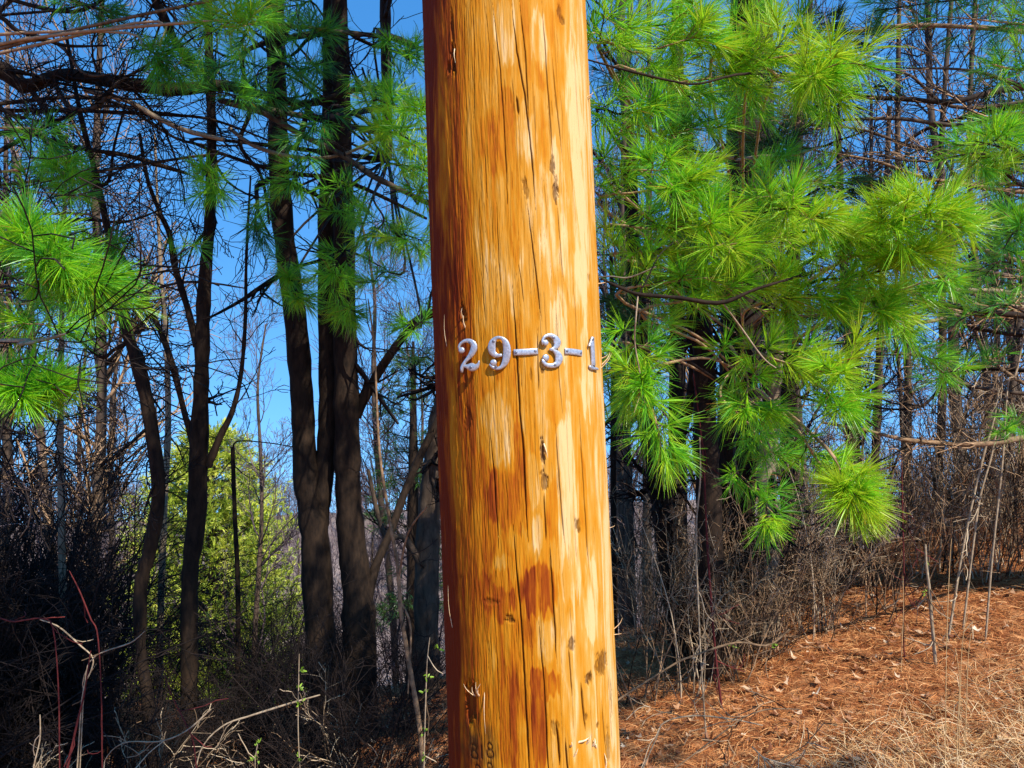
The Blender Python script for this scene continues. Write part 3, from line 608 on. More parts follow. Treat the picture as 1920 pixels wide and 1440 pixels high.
# ------------------------------------------------------------------ pine foliage
class Foliage:
    """one branch part with needles as its sub-part"""
    def __init__(s, T, name='branch', label=None): s.T = T; s.w = MB(); s.n = MB(); s.name = name; s.label = label
    def spray(s, pts, r0, nsub, slen, ndl, Ln=0.10, sub2=0, tone=.45, w=.0012, smin=.35, ang=.65, droop=.07, zone=.6, r1=.0018, tipsonly=False):
        nsub = int(nsub * .95); ndl = int(ndl * .36); w *= 1.45
        c = smooth_line(pts, 18)[None]; R = np.linspace(r0, r1, 18)[None]
        tubes(s.w, c - s.T.base, R, 6)
        C1, R1 = sprout(c, R, nsub, slen, ang, 6, .08, (0, 0, .03), smin, 1.0, .6, .5, flat=.35)
        R1 = np.clip(R1, .0014, .006); tubes(s.w, C1 - s.T.base, R1, 4)
        tips = C1
        if sub2:
            C2, R2 = sprout(C1, R1, sub2, slen * .55, .7, 6, .1, (0, 0, .03), .3, .9, .7, .6, flat=.6); tubes(s.w, C2 - s.T.base, np.maximum(R2, .001), 3)
            tips = np.concatenate([C1, C2])
        needles(s.n, tips, ndl, Ln, w, zone, droop, tone=tone)
        needles(s.n, c[:, -5:], ndl, Ln, w, .95, droop, tone=tone)
    def build(s, nm=M_needle, wm=M_twig):
        o = s.w.build(s.name, wm, s.T.o)
        if s.label: o['label'] = s.label
        s.n.V = [v - s.T.base for v in s.n.V]
        s.n.build('needles', nm, o, smooth=False); return o
def spray_from(T, src, tip_pix, **k):
    """src = world point on the trunk; tip_pix = list of photo points (px,py,depth)"""
    nm = k.pop('nm', M_needle); wm = k.pop('wm', M_twig); f = Foliage(T, 'branch', k.pop('label', None)); pts = PL([(a, b, c * 1.12) for a, b, c in tip_pix])
    p0 = np.asarray(src, float); mid = (p0 + pts[0]) / 2 + np.array([0, 0, rng.uniform(-.05, .12)])
    f.spray([p0, mid] + list(pts), k.pop('r0', .010), smin=k.pop('smin', .5), **k); return f.build(nm, wm)
def on_trunk(z, Tr=rt):
    c = Tr[1][0]; i = np.argmin(np.abs(c[:, 2] - z)); return c[i]
# (list of tip points), depth-bearing; nsub, slen, needles
RSP = [
 ([(1120,60,2.1),(1180,55,2.0),(1250,45,2.0)], 9,.16,150,.45), ([(1130,110,2.1),(1200,100,2.0),(1300,70,1.95)], 10,.16,160,.4), ([(1150,140,2.3),(1260,155,2.2),(1370,140,2.1)],10,.17,150,.45),
 ([(1330,130,2.2),(1420,115,2.05),(1500,100,1.95)],11,.17,170,.3), ([(1400,160,2.2),(1480,150,2.0),(1570,120,1.85)],11,.16,180,.3), ([(1440,170,2.2),(1520,150,2.05),(1560,170,1.9)],8,.15,170,.35),
 ([(1380,60,2.6),(1450,90,2.4),(1510,60,2.3)],9,.17,140,.5),
 ([(1130,230,2.3),(1170,215,2.1),(1230,200,2.0)],8,.15,140,.5), ([(1150,260,2.5),(1230,260,2.3),(1300,240,2.2)],9,.16,130,.6), ([(1130,330,2.3),(1180,320,2.1),(1240,320,2.0)],9,.16,140,.5),
 ([(1130,390,2.3),(1200,360,2.1),(1290,350,2.0)],11,.17,140,.45), ([(1140,440,2.3),(1230,430,2.1),(1330,420,2.0)],12,.18,150,.35), ([(1150,480,2.3),(1270,475,2.1),(1390,455,1.95)],12,.18,150,.3),
 ([(1350,450,2.3),(1430,400,2.1),(1500,390,1.9)],12,.17,170,.25), ([(1380,480,2.3),(1480,440,2.1),(1580,430,1.95)],12,.17,150,.3), ([(1500,500,2.2),(1600,450,2.0),(1700,410,1.85)],13,.18,180,.22), ([(1560,500,2.2),(1660,460,2.0),(1760,420,1.85)],12,.18,180,.3),
 ([(1500,540,2.2),(1600,520,2.05),(1690,500,1.95)],12,.17,160,.25), ([(1160,560,2.3),(1250,530,2.1),(1340,520,2.0)],11,.17,140,.4), ([(1200,590,2.3),(1330,560,2.1),(1430,545,2.0)],12,.18,160,.35), ([(1400,580,2.3),(1480,560,2.1),(1570,560,2.0)],12,.17,160,.3),
 ([(1540,590,2.3),(1620,560,2.1),(1650,590,2.0)],9,.15,150,.45), ([(1600,570,2.5),(1700,540,2.3),(1800,500,2.2)],9,.16,130,.55),
 ([(1250,300,2.9),(1350,330,2.8),(1440,310,2.7)],8,.18,110,.7), ([(1240,210,3.0),(1330,200,2.9),(1400,210,2.8)],8,.18,110,.7), ([(1380,390,2.8),(1440,370,2.6),(1540,340,2.5)],7,.17,110,.6),
 ([(1190,620,2.1),(1205,670,2.05),(1220,730,2.0)],7,.12,150,.5), ([(1200,700,2.1),(1225,770,2.05),(1240,840,2.0)],8,.12,160,.45), ([(1160,640,2.5),(1165,700,2.45),(1175,740,2.4)],6,.12,110,.6),
 ([(1370,650,2.2),(1400,700,2.1),(1400,750,2.05)],8,.13,150,.45), ([(1420,660,2.1),(1500,690,2.0),(1580,700,1.9)],10,.14,170,.35), ([(1460,690,2.2),(1530,720,2.1),(1570,750,2.0)],8,.13,150,.4), ([(1350,740,2.6),(1400,790,2.5),(1440,850,2.4)],8,.15,110,.65),
 ([(1490,800,2.2),(1530,860,2.1),(1550,880,2.05)],6,.11,110,.5), ([(1540,830,2.0),(1575,890,1.95),(1590,930,1.9)],10,.10,230,.22), ([(1380,880,2.7),(1430,930,2.6),(1440,980,2.5)],8,.14,120,.6),
 ([(1640,600,2.8),(1720,660,2.6),(1770,700,2.5)],7,.13,120,.6), ([(1220,120,2.7),(1300,190,2.6),(1330,230,2.5)],8,.16,110,.6),
]
for i, (tips, ns, slen, nd, tn) in enumerate(RSP):
    zt = P(*tips[0])[2]; src = on_trunk(zt + rng.uniform(-.25, .15))
    spray_from(RP, src, tips, nsub=ns + 3, slen=slen * 1.0, ndl=nd, tone=max(.12, tn - .12), sub2=1, r0=.009)
for _ in range(16):
    cx_, cy_, dd_ = rng.uniform(1160, 1620), rng.uniform(20, 600), rng.uniform(3.4, 4.3)
    tips = [(cx_ - 60, cy_, dd_ + .2), (cx_, cy_ + 5, dd_), (cx_ + rng.uniform(-90, 90), cy_ + 15, dd_ - .2)]
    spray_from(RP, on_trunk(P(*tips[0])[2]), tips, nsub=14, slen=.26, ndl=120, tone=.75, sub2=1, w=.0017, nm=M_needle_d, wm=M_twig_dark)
for lp, lw, mt in [([(1128,523,2.0),(1165,540,2.02),(1200,552,2.05),(1270,558,2.05),(1350,568,2.05),(1410,545,2.05),(1470,526,2.1),(1560,500,2.6)], [4,6,7,8,8,6,5,6], M_bark_dark),
                   ([(1102,112,2.0),(1160,128,2.0),(1200,138,2.02),(1260,152,2.05),(1310,157,2.05),(1400,138,2.2),(1500,145,2.8)], [3,4,5,4,4,5,6], M_bark_dark),
                   ([(1198,552,2.05),(1215,520,2.05),(1235,480,2.05),(1262,455,2.1)], [3,3,2,2], M_twig_dark), ([(1355,568,2.05),(1390,615,2.1),(1430,670,2.1),(1455,690,2.1)], [3,3,3,2], M_twig_tan),
                   ([(1196,555,2.05),(1192,600,2.05),(1190,640,2.08),(1200,700,2.08)], [3,3,3,2], M_twig_tan), ([(1380,300,3.6),(1425,294,3.2),(1480,292,3.0),(1540,275,2.9)], [5,7,6,3], M_twig_tan),
                   ([(1100,523,2.3),(1140,518,2.2),(1180,520,2.15),(1230,500,2.1)],[2,2,3,2], M_twig_tan), ([(1230,310,3.9),(1300,292,3.2),(1380,296,2.9)],[4,7,8], M_bark_tan)]:
    l = stem(RP, lp, lw, mt, 'limb', 26)
# dimmer right-edge pine
EB = base_of(2150, 4.4); gp2 = 720 + (CAMZ - EB[2]) / 4.4 * F + 20
EP = Tree('pine_tree', 'shaded pine reaching in from the right edge with pale bare lower limbs', 'tree', EB)
et = stem(EP, [(2190,-2400,4.4),(2180,-800,4.4),(2165,0,4.4),(2155,700,4.4),(2150,gp2,4.4)], [16,60,86,96,120], M_bark_dark, 'trunk', 50)
ESP = [([(1920,350,2.6),(1850,290,2.4),(1760,300,2.2)],10,.15,150,.3), ([(1930,300,2.5),(1890,280,2.3),(1830,265,2.1)],9,.15,150,.35), ([(1960,140,3.0),(1900,130,2.8),(1860,120,2.6)],8,.16,120,.5), ([(1960,60,3.2),(1860,40,3.0),(1760,30,2.9)],12,.2,110,.7),
 ([(1950,0,3.2),(1800,0,3.1),(1640,20,3.0)],12,.2,110,.75), ([(1940,420,3.0),(1860,400,2.8),(1800,440,2.7)],9,.16,120,.6), ([(1950,520,3.0),(1880,490,2.9),(1810,520,2.8)],10,.18,110,.7), ([(1960,600,3.4),(1880,570,3.2),(1800,600,3.1)],9,.18,100,.75),
 ([(1960,230,2.8),(1915,210,2.6),(1880,220,2.5)],8,.15,130,.45), ([(1930,780,3.2),(1900,800,3.1),(1870,810,3.0)],4,.12,90,.6), ([(1960,450,2.4),(1910,430,2.3),(1880,470,2.2)],7,.14,130,.5), ([(1900,680,3.6),(1800,690,3.4),(1740,720,3.3)],7,.15,90,.7)]
for tips, ns, slen, nd, tn in ESP:
    zt = P(*tips[0])[2]; spray_from(EP, on_trunk(zt + .1, et), tips, nsub=ns + 3, slen=slen, ndl=nd, tone=tn, sub2=1)
for lp, lw, mt in [([(2150,640,4.3),(1990,600,4.0),(1920,592,3.8),(1850,585,3.7),(1790,574,3.6),(1700,562,3.6),(1640,560,3.6)], [16,14,12,11,10,8,5], M_bark_dark),
   ([(2150,520,4.3),(1960,550,4.0),(1860,545,4.0),(1780,544,4.0),(1690,545,4.0),(1600,560,4.0)], [14,10,9,9,7,3], M_bark_tan), ([(2150,610,4.3),(1930,578,4.2),(1850,575,4.2),(1740,603,4.2),(1640,600,4.2)], [12,9,8,7,3], M_bark_tan),
   ([(2150,840,4.3),(1960,820,4.0),(1850,832,3.9),(1790,832,3.9),(1700,825,3.9),(1620,806,3.9),(1540,792,3.9)], [16,12,10,9,8,6,4], M_twig), ([(2150,180,4.3),(1920,165,4.1),(1790,190,4.0),(1700,186,4.0),(1600,180,4.0),(1500,165,4.0)], [14,12,10,9,8,4], M_bark_dark),
   ([(2150,100,4.3),(1920,60,4.2),(1800,50,4.2),(1700,48,4.2),(1600,60,4.2),(1530,75,4.2)], [12,10,8,8,6,3], M_twig), ([(2150,200,4.3),(1900,215,4.0),(1800,235,4.0),(1680,222,4.0),(1560,225,4.0),(1500,215,4.0)], [12,9,8,7,5,3], M_bark_grey),
   ([(2150,300,4.3),(1950,180,3.6),(1870,145,3.4),(1800,130,3.3),(1700,128,3.3)], [12,8,7,5,3], M_bark_grey), ([(2150,350,4.3),(1900,240,3.9),(1750,300,3.9),(1640,290,3.9)],[10,7,5,3], M_bark_grey)]:
    l = stem(EP, lp, lw, mt, 'limb', 26); limb_twigs(EP, l[1], l[2], [(14, .5, .7, 7, .15, NOT, .15, .4), (5, .25, .7, 5, .2, NOT, .2, .6)], M_twig, 'twigs', l[0])

for k in range(14):
    y0 = rng.uniform(-150, 760); x1 = rng.uniform(1480, 1800); d1 = rng.uniform(3.9, 5.6); y1 = y0 + rng.normal() * 70
    l = stem(EP, [(2155, y0 - 40, 4.4), (2020, y0 + rng.normal() * 20, (4.4 + d1) / 2), (x1 * .4 + 1152, (y0 + y1) / 2 + rng.normal() * 25, d1), (x1 * .7 + 576, y1 + rng.normal() * 20, d1), (x1, y1, d1)], [12, 9, 7, 5, 2.5], [M_bark_dark, M_bark_grey, M_twig][k % 3], 'limb', 30)
    limb_twigs(EP, l[1], l[2], [(12, .5, .8, 7, .16, NOT, .3, .35), (5, .25, .8, 5, .2, NOT, .2, .6)], [M_twig_dark, M_twig][k % 2], 'twigs', l[0])
# --- pines on the left
LB = base_of(-330, 3.9); gp3 = 720 + (CAMZ - LB[2]) / 3.9 * F + 20
LP = Tree('pine_tree', 'pine at the left edge with a thick dark horizontal limb and bright low sprays', 'tree', LB)
lt = stem(LP, [(-380,-2600,3.9),(-360,-900,3.9),(-345,0,3.9),(-335,700,3.9),(-330,gp3,3.9)], [16,70,100,110,140], M_bark_dark, 'trunk', 50)
TW2 = [(13, .75, .8, 8, .13, NOT, .1, .3), (5, .35, .8, 5, .18, NOT, .2, .6)]
for lp, lw, mt in [([(-345,60,3.9),(-150,80,3.9),(0,130,3.9),(50,162,3.9),(110,140,3.9),(170,146,3.9),(240,158,3.9),(330,168,3.9),(420,160,3.95),(500,180,4.0),(580,195,4.05),(660,170,4.1),(720,165,4.15)], [56,42,34,27,22,24,26,24,19,18,12,10,7], M_bark_dark),
   ([(-345,-200,3.9),(100,-120,4.0),(250,-60,4.1),(330,80,4.2),(370,140,4.25)], [40,26,22,14,8], M_bark_dark), ([(-340,300,3.9),(0,250,4.0),(60,250,4.0),(130,275,4.0),(230,290,4.0),(300,310,4.0),(350,325,4.0)], [20,9,8,7,8,9,6], M_bark_dark),
   ([(-340,200,3.9),(0,207,4.0),(150,208,4.0),(300,215,4.0),(400,225,4.0),(520,270,4.1)], [16,8,7,6,5,3], M_bark_dark), ([(100,150,3.9),(130,200,3.8),(180,200,3.8),(215,160,3.8),(260,130,3.8)], [10,9,8,6,3], M_bark_grey),
   ([(160,170,3.9),(240,190,3.8),(290,218,3.8),(350,245,3.8),(420,262,3.8)], [8,9,10,9,8], M_bark_tan), ([(-340,420,3.9),(-60,60,3.6),(40,60,3.6),(120,85,3.6),(200,85,3.6)], [16,9,8,6,3], M_bark_dark),
   ([(-340,660,3.9),(0,640,2.4),(40,645,2.2),(90,635,2.1),(125,625,2.0)], [16,9,8,7,3], M_twig_tan), ([(-340,560,3.9),(-40,500,2.6),(20,450,2.2)], [14,8,4], M_twig), ([(60,170,3.9),(110,250,3.9),(150,330,3.9),(185,352,3.9)],[10,9,9,8], M_bark_dark),
   ([(-340,760,3.9),(-60,740,2.4),(0,735,2.1)], [14,8,4], M_twig)]:
    l = stem(LP, lp, lw, mt, 'limb', 34); limb_twigs(LP, l[1], l[2], TW2, M_twig_dark, 'twigs', l[0])
for k in range(11):
    y0 = rng.uniform(-120, 520); x1 = rng.uniform(60, 520); d1 = rng.uniform(3.6, 5.2); y1 = y0 + rng.normal() * 90
    l = stem(LP, [(-345, y0 - 60, 3.9), (-120, y0 + rng.normal() * 30, (3.9 + d1) / 2), (x1 * .4, (y0 + y1) / 2 + rng.normal() * 30, d1), (x1 * .75, y1 + rng.normal() * 20, d1), (x1, y1, d1)], [14, 9, 7, 5, 2.5], [M_bark_dark, M_bark_grey][k % 2], 'limb', 30)
    limb_twigs(LP, l[1], l[2], [(12, .6, .8, 7, .16, NOT, .3, .35), (5, .28, .8, 5, .2, NOT, .2, .6)], M_twig_dark, 'twigs', l[0])
LSP = [([(-60,440,2.0),(0,450,1.9),(60,455,1.8)],11,.15,190,.42), ([(-40,480,2.0),(40,480,1.9),(120,490,1.8)],11,.15,190,.45), ([(-30,530,2.1),(60,510,1.95),(150,520,1.85)],11,.14,180,.45), ([(60,520,2.1),(150,530,2.0),(205,545,1.95)],9,.12,150,.5),
 ([(-60,710,2.1),(0,720,1.95),(45,735,1.85)],10,.11,230,.45), ([(0,740,2.1),(60,735,1.95),(110,730,1.85)],9,.11,200,.45), ([(-60,600,2.4),(20,600,2.3),(90,610,2.2)],8,.14,130,.5), ([(-40,560,2.5),(40,570,2.4),(100,560,2.3)],8,.14,120,.6),
 ([(40,240,3.0),(80,250,2.9),(90,270,2.8)],9,.14,110,.6), ([(20,320,3.0),(90,310,2.9),(130,330,2.8)],10,.15,110,.55), ([(0,380,3.0),(60,360,2.9),(150,370,2.8)],10,.15,110,.6), ([(150,400,3.0),(190,440,2.9),(210,470,2.8)],8,.13,110,.55),
 ([(220,60,3.0),(270,90,2.9),(300,105,2.8)],10,.14,120,.65), ([(280,40,3.0),(300,90,2.9),(330,130,2.8)],8,.14,110,.65), ([(100,20,3.2),(150,10,3.1),(190,10,3.0)],9,.15,100,.7), ([(380,40,2.6),(420,50,2.5),(475,45,2.3)],10,.15,130,.45),
 ([(400,0,2.6),(440,10,2.5),(480,10,2.4)],8,.15,110,.6), ([(390,290,2.9),(400,310,2.8),(405,350,2.7)],8,.13,120,.5), ([(300,500,3.4),(330,480,3.3),(360,460,3.2)],4,.1,60,.7)]
for i, (tips, ns, slen, nd, tn) in enumerate(LSP):
    zt = P(*tips[0])[2]; spray_from(LP, on_trunk(zt + .1, lt), tips, nsub=ns + 2, slen=slen, ndl=nd, tone=tn, sub2=1, smin=.62)
# middle pine foliage hung from a pine standing behind the forked tree
MBs = base_of(748, 6.2); gp4 = 720 + (CAMZ - MBs[2]) / 6.2 * F + 20
MP = Tree('pine_tree', 'pine behind the forked tree whose dark needles hang over the upper left', 'tree', MBs)
mt_ = stem(MP, [(700,-2200,6.2),(712,-600,6.2),(722,0,6.2),(728,300,6.2)], [14,34,22,14], M_bark_dark, 'trunk', 40)
MSP = [([(520,40,3.6),(560,60,3.4),(600,70,3.3)],12,.2,110,.75), ([(600,20,3.6),(560,10,3.5),(500,20,3.4)],12,.2,110,.75), ([(640,90,3.6),(600,120,3.4),(560,130,3.3)],12,.2,110,.8), ([(700,60,3.4),(740,90,3.2),(770,110,3.0)],10,.17,110,.6),
 ([(680,130,3.4),(700,170,3.2),(760,180,3.0)],12,.18,110,.7), ([(640,200,3.5),(600,220,3.3),(570,260,3.2)],12,.2,100,.75), ([(700,190,3.0),(740,200,2.7),(790,215,2.5)],12,.17,130,.35), ([(690,240,3.0),(740,250,2.7),(790,270,2.5)],12,.17,130,.35),
 ([(720,300,3.0),(760,310,2.8),(800,320,2.6)],10,.16,130,.35), ([(600,300,3.5),(560,330,3.3),(530,360,3.2)],11,.18,100,.6), ([(640,330,3.4),(650,370,3.2),(640,400,3.1)],11,.17,110,.55), ([(700,370,3.2),(720,410,3.0),(700,440,2.9)],10,.16,120,.65),
 ([(660,440,3.1),(640,480,3.0),(620,520,2.9)],8,.13,120,.5), ([(740,430,3.0),(760,440,2.9),(790,450,2.8)],9,.15,120,.4), ([(560,430,3.3),(545,480,3.2),(540,520,3.1)],7,.12,120,.5), ([(560,500,3.2),(550,540,3.1),(560,560,3.05)],6,.10,140,.5),
 ([(650,520,3.2),(640,560,3.1),(650,590,3.05)],7,.12,120,.45), ([(500,380,3.3),(480,420,3.2),(475,450,3.1)],6,.12,110,.95), ([(760,500,3.2),(720,510,3.1),(700,530,3.0)],6,.13,90,.6), ([(790,590,3.2),(775,610,3.1),(770,625,3.05)],5,.10,90,.55),
 ([(480,60,3.5),(450,110,3.3),(400,130,3.2)],10,.17,100,.7), ([(470,200,3.5),(440,180,3.3),(400,170,3.2)],8,.16,100,.75), ([(520,130,3.6),(480,150,3.4),(520,190,3.3)],10,.18,100,.85), ([(780,380,3.0),(790,350,2.9),(810,400,2.8)],8,.15,120,.45), ([(380,10,3.6),(350,20,3.5),(400,60,3.4)],8,.16,100,.8)]
for tips, ns, slen, nd, tn in MSP:
    zt = P(*tips[0])[2]; spray_from(MP, on_trunk(zt + .2, mt_), tips, nsub=ns + 2, slen=slen, ndl=nd, tone=tn, sub2=1, smin=.6, wm=M_twig_dark)
for lp, lw, mt in [([(712,60,6.1),(780,88,4.2),(740,72,4.0),(640,60,4.0),(560,50,4.0),(470,45,4.0)], [16,10,10,8,6,4], M_bark_grey), ([(430,240,4.2),(480,275,4.1),(560,295,4.0),(640,290,3.9),(730,252,3.9),(800,240,3.9)], [7,8,7,6,6,4], M_bark_tan),
   ([(720,250,6.0),(430,190,4.2),(500,215,4.0),(560,250,3.9),(640,290,3.8),(700,330,3.7),(760,360,3.7),(810,385,3.6)], [12,9,11,11,10,12,10,9], M_bark_grey), ([(725,300,6.0),(380,260,4.4),(450,300,4.2),(550,325,4.1),(650,340,4.0),(800,410,3.9)], [10,5,7,9,8,5], M_bark_dark),
   ([(720,200,6.0),(600,220,4.4),(580,190,4.3),(570,240,4.3),(555,275,4.3),(590,150,4.3)], [12,10,9,8,5,3], M_bark_dark), ([(610,60,5.0),(500,80,4.6),(455,110,4.4),(470,200,4.3),(450,270,4.2),(490,330,4.1),(505,420,4.0)], [14,9,7,8,8,6,4], M_bark_dark)]:
    l = stem(MP, lp, lw, mt, 'limb', 34); limb_twigs(MP, l[1], l[2], [(10, .4, .8, 6, .18, NOT, .3, .35), (5, .25, .8, 5, .2, NOT, .2, .6)], M_twig_dark, 'twigs', l[0])
# high canopy above the frame: boughs added to the pines to shade trunks, thicket and bank
def canopy(T, Tr, n, xr, yr, zr, ns=10, nd=60):
    for _ in range(n):
        c = np.array([rng.uniform(*xr), rng.uniform(*yr), rng.uniform(*zr)]); src = on_trunk(c[2] + .4, Tr)
        f = Foliage(T); d = unit(c - src); p2 = c + d * .5 + np.array([0, 0, -.08])
        f.spray([src, (src + c) / 2 + np.array([0, 0, .15]), c, p2], .022, ns, .38, nd, .11, 2, .8, w=.0028, smin=.35, zone=.8)
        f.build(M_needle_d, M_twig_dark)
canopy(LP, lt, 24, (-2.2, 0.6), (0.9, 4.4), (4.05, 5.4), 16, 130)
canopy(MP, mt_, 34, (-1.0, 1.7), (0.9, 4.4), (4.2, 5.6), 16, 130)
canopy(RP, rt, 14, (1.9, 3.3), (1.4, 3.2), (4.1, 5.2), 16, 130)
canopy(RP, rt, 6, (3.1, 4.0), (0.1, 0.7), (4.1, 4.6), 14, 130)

# ------------------------------------------------------------------ bare trees further back
RMIN = 0.0032
def bare_mesh(h, seed_spec, r):
    pass
protos = []
def make_bare(h, r, spec, mat_t, mat_w, label, group):
    base = np.zeros(3); T = Tree('bare_tree', label, 'tree', base, group)
    z = np.linspace(0, h, 8); c = np.stack([np.cumsum(rng.normal(size=8)) * .07 * h / 8, np.cumsum(rng.normal(size=8)) * .07 * h / 8, z], 1)
    o, C, R = T.tube('trunk', c, [r, r * .85, r * .7, r * .5, r * .25], mat_t, 30, 8)
    mb = MB(); twigs_on(mb, C, R, spec, base); mb.build('crown', mat_w, T.o); T.o.location = (0, 0, -50); return T.o
bspec = [(26, 1.9, .75, 8, .12, (0, 0, .10), .12, .45), (7, .9, .7, 7, .15, (0, 0, .08), .2, .6), (6, .45, .7, 5, .18, UP, .2, .65)]
BLAB = 'bare grey branched tree in the screen of woods behind the pines'
for k in range(3): protos.append(make_bare([7.5, 9, 8][k], [.07, .09, .06][k], bspec, M_bark_grey, [M_twig, M_twig_dark, M_twig_lilac][k], BLAB, 'bare trees behind the pines'))
used = [False] * 3
spots = []
r2 = np.random.default_rng(5)
for px in list(r2.uniform(1140, 2000, 15)): spots.append((px, r2.uniform(7, 15), int(r2.integers(0, 3))))
for px, dd_ in ((135, 9), (205, 11.5), (478, 15)): spots.append((px, dd_, 2))
for px in list(r2.uniform(-150, 230, 6)): spots.append((px, r2.uniform(9, 14), int(r2.integers(0, 3))))
for px in (700, 745, 790, 830): spots.append((px, r2.uniform(11, 16), 2))
for px in (240, 560): spots.append((px, r2.uniform(26, 30), 2))
for px, d, k in spots:
    o = protos[k] if not used[k] else copy_tree(protos[k]); used[k] = True
    x = (px - 960) / F * d; s = r2.uniform(.8, 1.25); o.location = (x, d, gz(x, d) - .1); o.scale = (s, s, s); o.rotation_euler = (r2.normal() * .05, r2.normal() * .05, r2.uniform(0, 6.28))

# ------------------------------------------------------------------ shrubs / thicket
RMIN = 0.0016
def make_shrub(name, label, cat, group, mat, nc, h, spread, spec, rc=.006, arch=.0, K=10, wob=.10):
    T = Tree(name, label, cat, np.zeros(3), group)
    S = np.concatenate([rng.normal(size=(nc, 2)) * .09, np.zeros((nc, 1)) - .05], 1)
    a = rng.uniform(0, 6.28, nc); t = rng.uniform(.1, 1, nc) * spread
    D = np.stack([np.cos(a) * t, np.sin(a) * t, np.ones(nc)], 1)
    C = walk(S, D, h * rng.uniform(.6, 1.25, nc), K, wob, (0, 0, -arch)); R = rc * rng.uniform(.6, 1.2, nc)[:, None] * np.linspace(1, .3, K)[None]
    mb = MB(); tubes(mb, C, R, 5); mb.build('canes', mat, T.o)
    mb = MB(); twigs_on(mb, C, R, spec, np.zeros(3)); mb.build('twigs', mat, T.o); T.o.location = (0, 0, -60); return T.o
sspec = [(6, .6, .75, 7, .16, (0, 0, -.01), .15, .6), (4, .3, .8, 5, .2, NOT, .2, .65)]
RMIN = 0.0021
darkS = [make_shrub('bare_shrub', 'dense bare dark shrub of the shaded thicket on the left', 'shrub', 'bare shrubs of the dark left thicket', M_twig_dark, 24, 1.7, .55, sspec, .008, .02) for _ in range(3)]
tanS = [make_shrub('bare_shrub', 'tangled bare tan shrub in the sunlit brush above the bank', 'shrub', 'bare tan shrubs on the right bank', [M_twig, M_twig_tan, M_twig][k], 15, 1.6, .55, [(5, .5, .6, 7, .12, UP, .2, .6), (4, .25, .8, 5, .18, NOT, .2, .65)], .0065, .025, wob=.06) for k in range(3)]
def scatter(pr, lst, r_):
    first = {}
    for px, d, s in lst:
        k = int(r_.integers(0, len(pr))); o = pr[k] if k not in first else copy_tree(pr[k]); first[k] = 1
        x = (px - 960) / F * d; o.location = (x, d, gz(x, d)); o.scale = (s, s, s); o.rotation_euler = (0, 0, r_.uniform(0, 6.28))
r3 = np.random.default_rng(8)
L = [(r3.uniform(-160, 210), r3.uniform(3.9, 6.5), r3.uniform(.85, 1.25)) for _ in range(26)] + [(r3.uniform(220, 820), r3.uniform(4.4, 7.0), r3.uniform(.45, .68)) for _ in range(18)] + [(r3.uniform(-100, 760), r3.uniform(3.2, 4.2), r3.uniform(.35, .6)) for _ in range(12)]
scatter(darkS, L, r3)
litS = [make_shrub('bare_shrub', 'low bare reddish tan shrub at the front of the left thicket', 'shrub', 'low tan shrubs before the left thicket', [M_twig_tan, M_twig][k], 9, .8, .7, [(6, .3, .7, 6, .18, NOT, .15, .6), (3, .14, .8, 4, .2, NOT, .2, .7)], .005, .05) for k in range(2)]
scatter(litS, [(r3.uniform(-60, 810), r3.uniform(3.0, 3.7), r3.uniform(.5, 1.0)) for _ in range(20)], r3)
L = [(r3.uniform(1180, 2050), r3.uniform(4.9, 6.8), r3.uniform(.5, .8)) for _ in range(26)] + [(r3.uniform(1190, 1560), r3.uniform(4.6, 5.2), r3.uniform(.5, .85)) for _ in range(14)] + [(r3.uniform(1600, 2000), r3.uniform(5.0, 5.8), r3.uniform(.75, 1.0)) for _ in range(8)]
scatter(tanS, L, r3)

# individual canes the photo singles out
def cane(name, label, pix, w, mat, cat='sapling', buds=None, spec=None):
    d = pix[-1][2]; x = P(*pix[-1])[0]; z = gz(x, d); base = np.array([x, d, z]); T = Tree(name, label, cat, base)
    pyb = 720 + (CAMZ - z) / d * F
    sl = np.clip((pix[-1][0] - pix[-2][0]) / max(abs(pix[-1][1] - pix[-2][1]), 1), -1.6, 1.6)
    pp = list(pix) + ([(pix[-1][0] + 3 + sl * (pyb - pix[-1][1]), pyb + 5, d)] if pyb > pix[-1][1] + 10 else []); ww = list(w) + [w[-1]] * (len(pp) - len(pix))
    ww = [v * .62 for v in ww]
    o, C, R = stem(T, pp, ww, mat, 'stem', 24)
    mb = MB(); twigs_on(mb, C, R, spec or [(3, .18, .7, 5, .2, NOT, .15, .6)], T.base, 4); mb.build('twigs', mat, T.o)
    if buds:
        m = MB()
        for bx, by in buds:
            c = P(bx, by, d) - T.base; tw = np.stack([np.repeat(c[None], 3, 0), c + rng.normal(size=(3, 3)) * .004, c + rng.normal(size=(3, 3)) * .012], 1)
            needles(m, tw, 5, .016, .007, .5, 0, (20, 70), .5, .5)
        m.build('buds', M_bud, T.o, smooth=False)
cane('budding_stem', 'upright pale green budding stem just left of the pole', [(806,1195,2.9),(801,1240,2.9),(798,1320,2.9),(795,1440,2.9)], [2,3,4,4], M_twig_tan, buds=[(800,1268),(798,1296),(797,1372),(795,1420),(820,1210)])
cane('budding_stem', 'slim budding stem in front of the forked tree', [(561,1226,3.2),(560,1280,3.2),(559,1360,3.2),(562,1440,3.2)], [2,3,3,3], M_twig_tan, buds=[(562,1256),(561,1290),(560,1320),(562,1422)])
cane('budding_stem', 'short stem with bright green shoots low on the left', [(483,1395,3.2),(479,1420,3.2),(478,1450,3.2)], [2,3,3], M_twig_tan, buds=[(482,1398),(480,1415),(477,1425)])
cane('arching_cane', 'pale horizontal cane crossing in front of the forked tree', [(600,1303,3.3),(540,1320,3.3),(470,1342,3.3),(420,1360,3.3),(380,1400,3.3),(360,1470,3.3)], [4,6,6,5,4,4], M_twig_tan, 'cane')
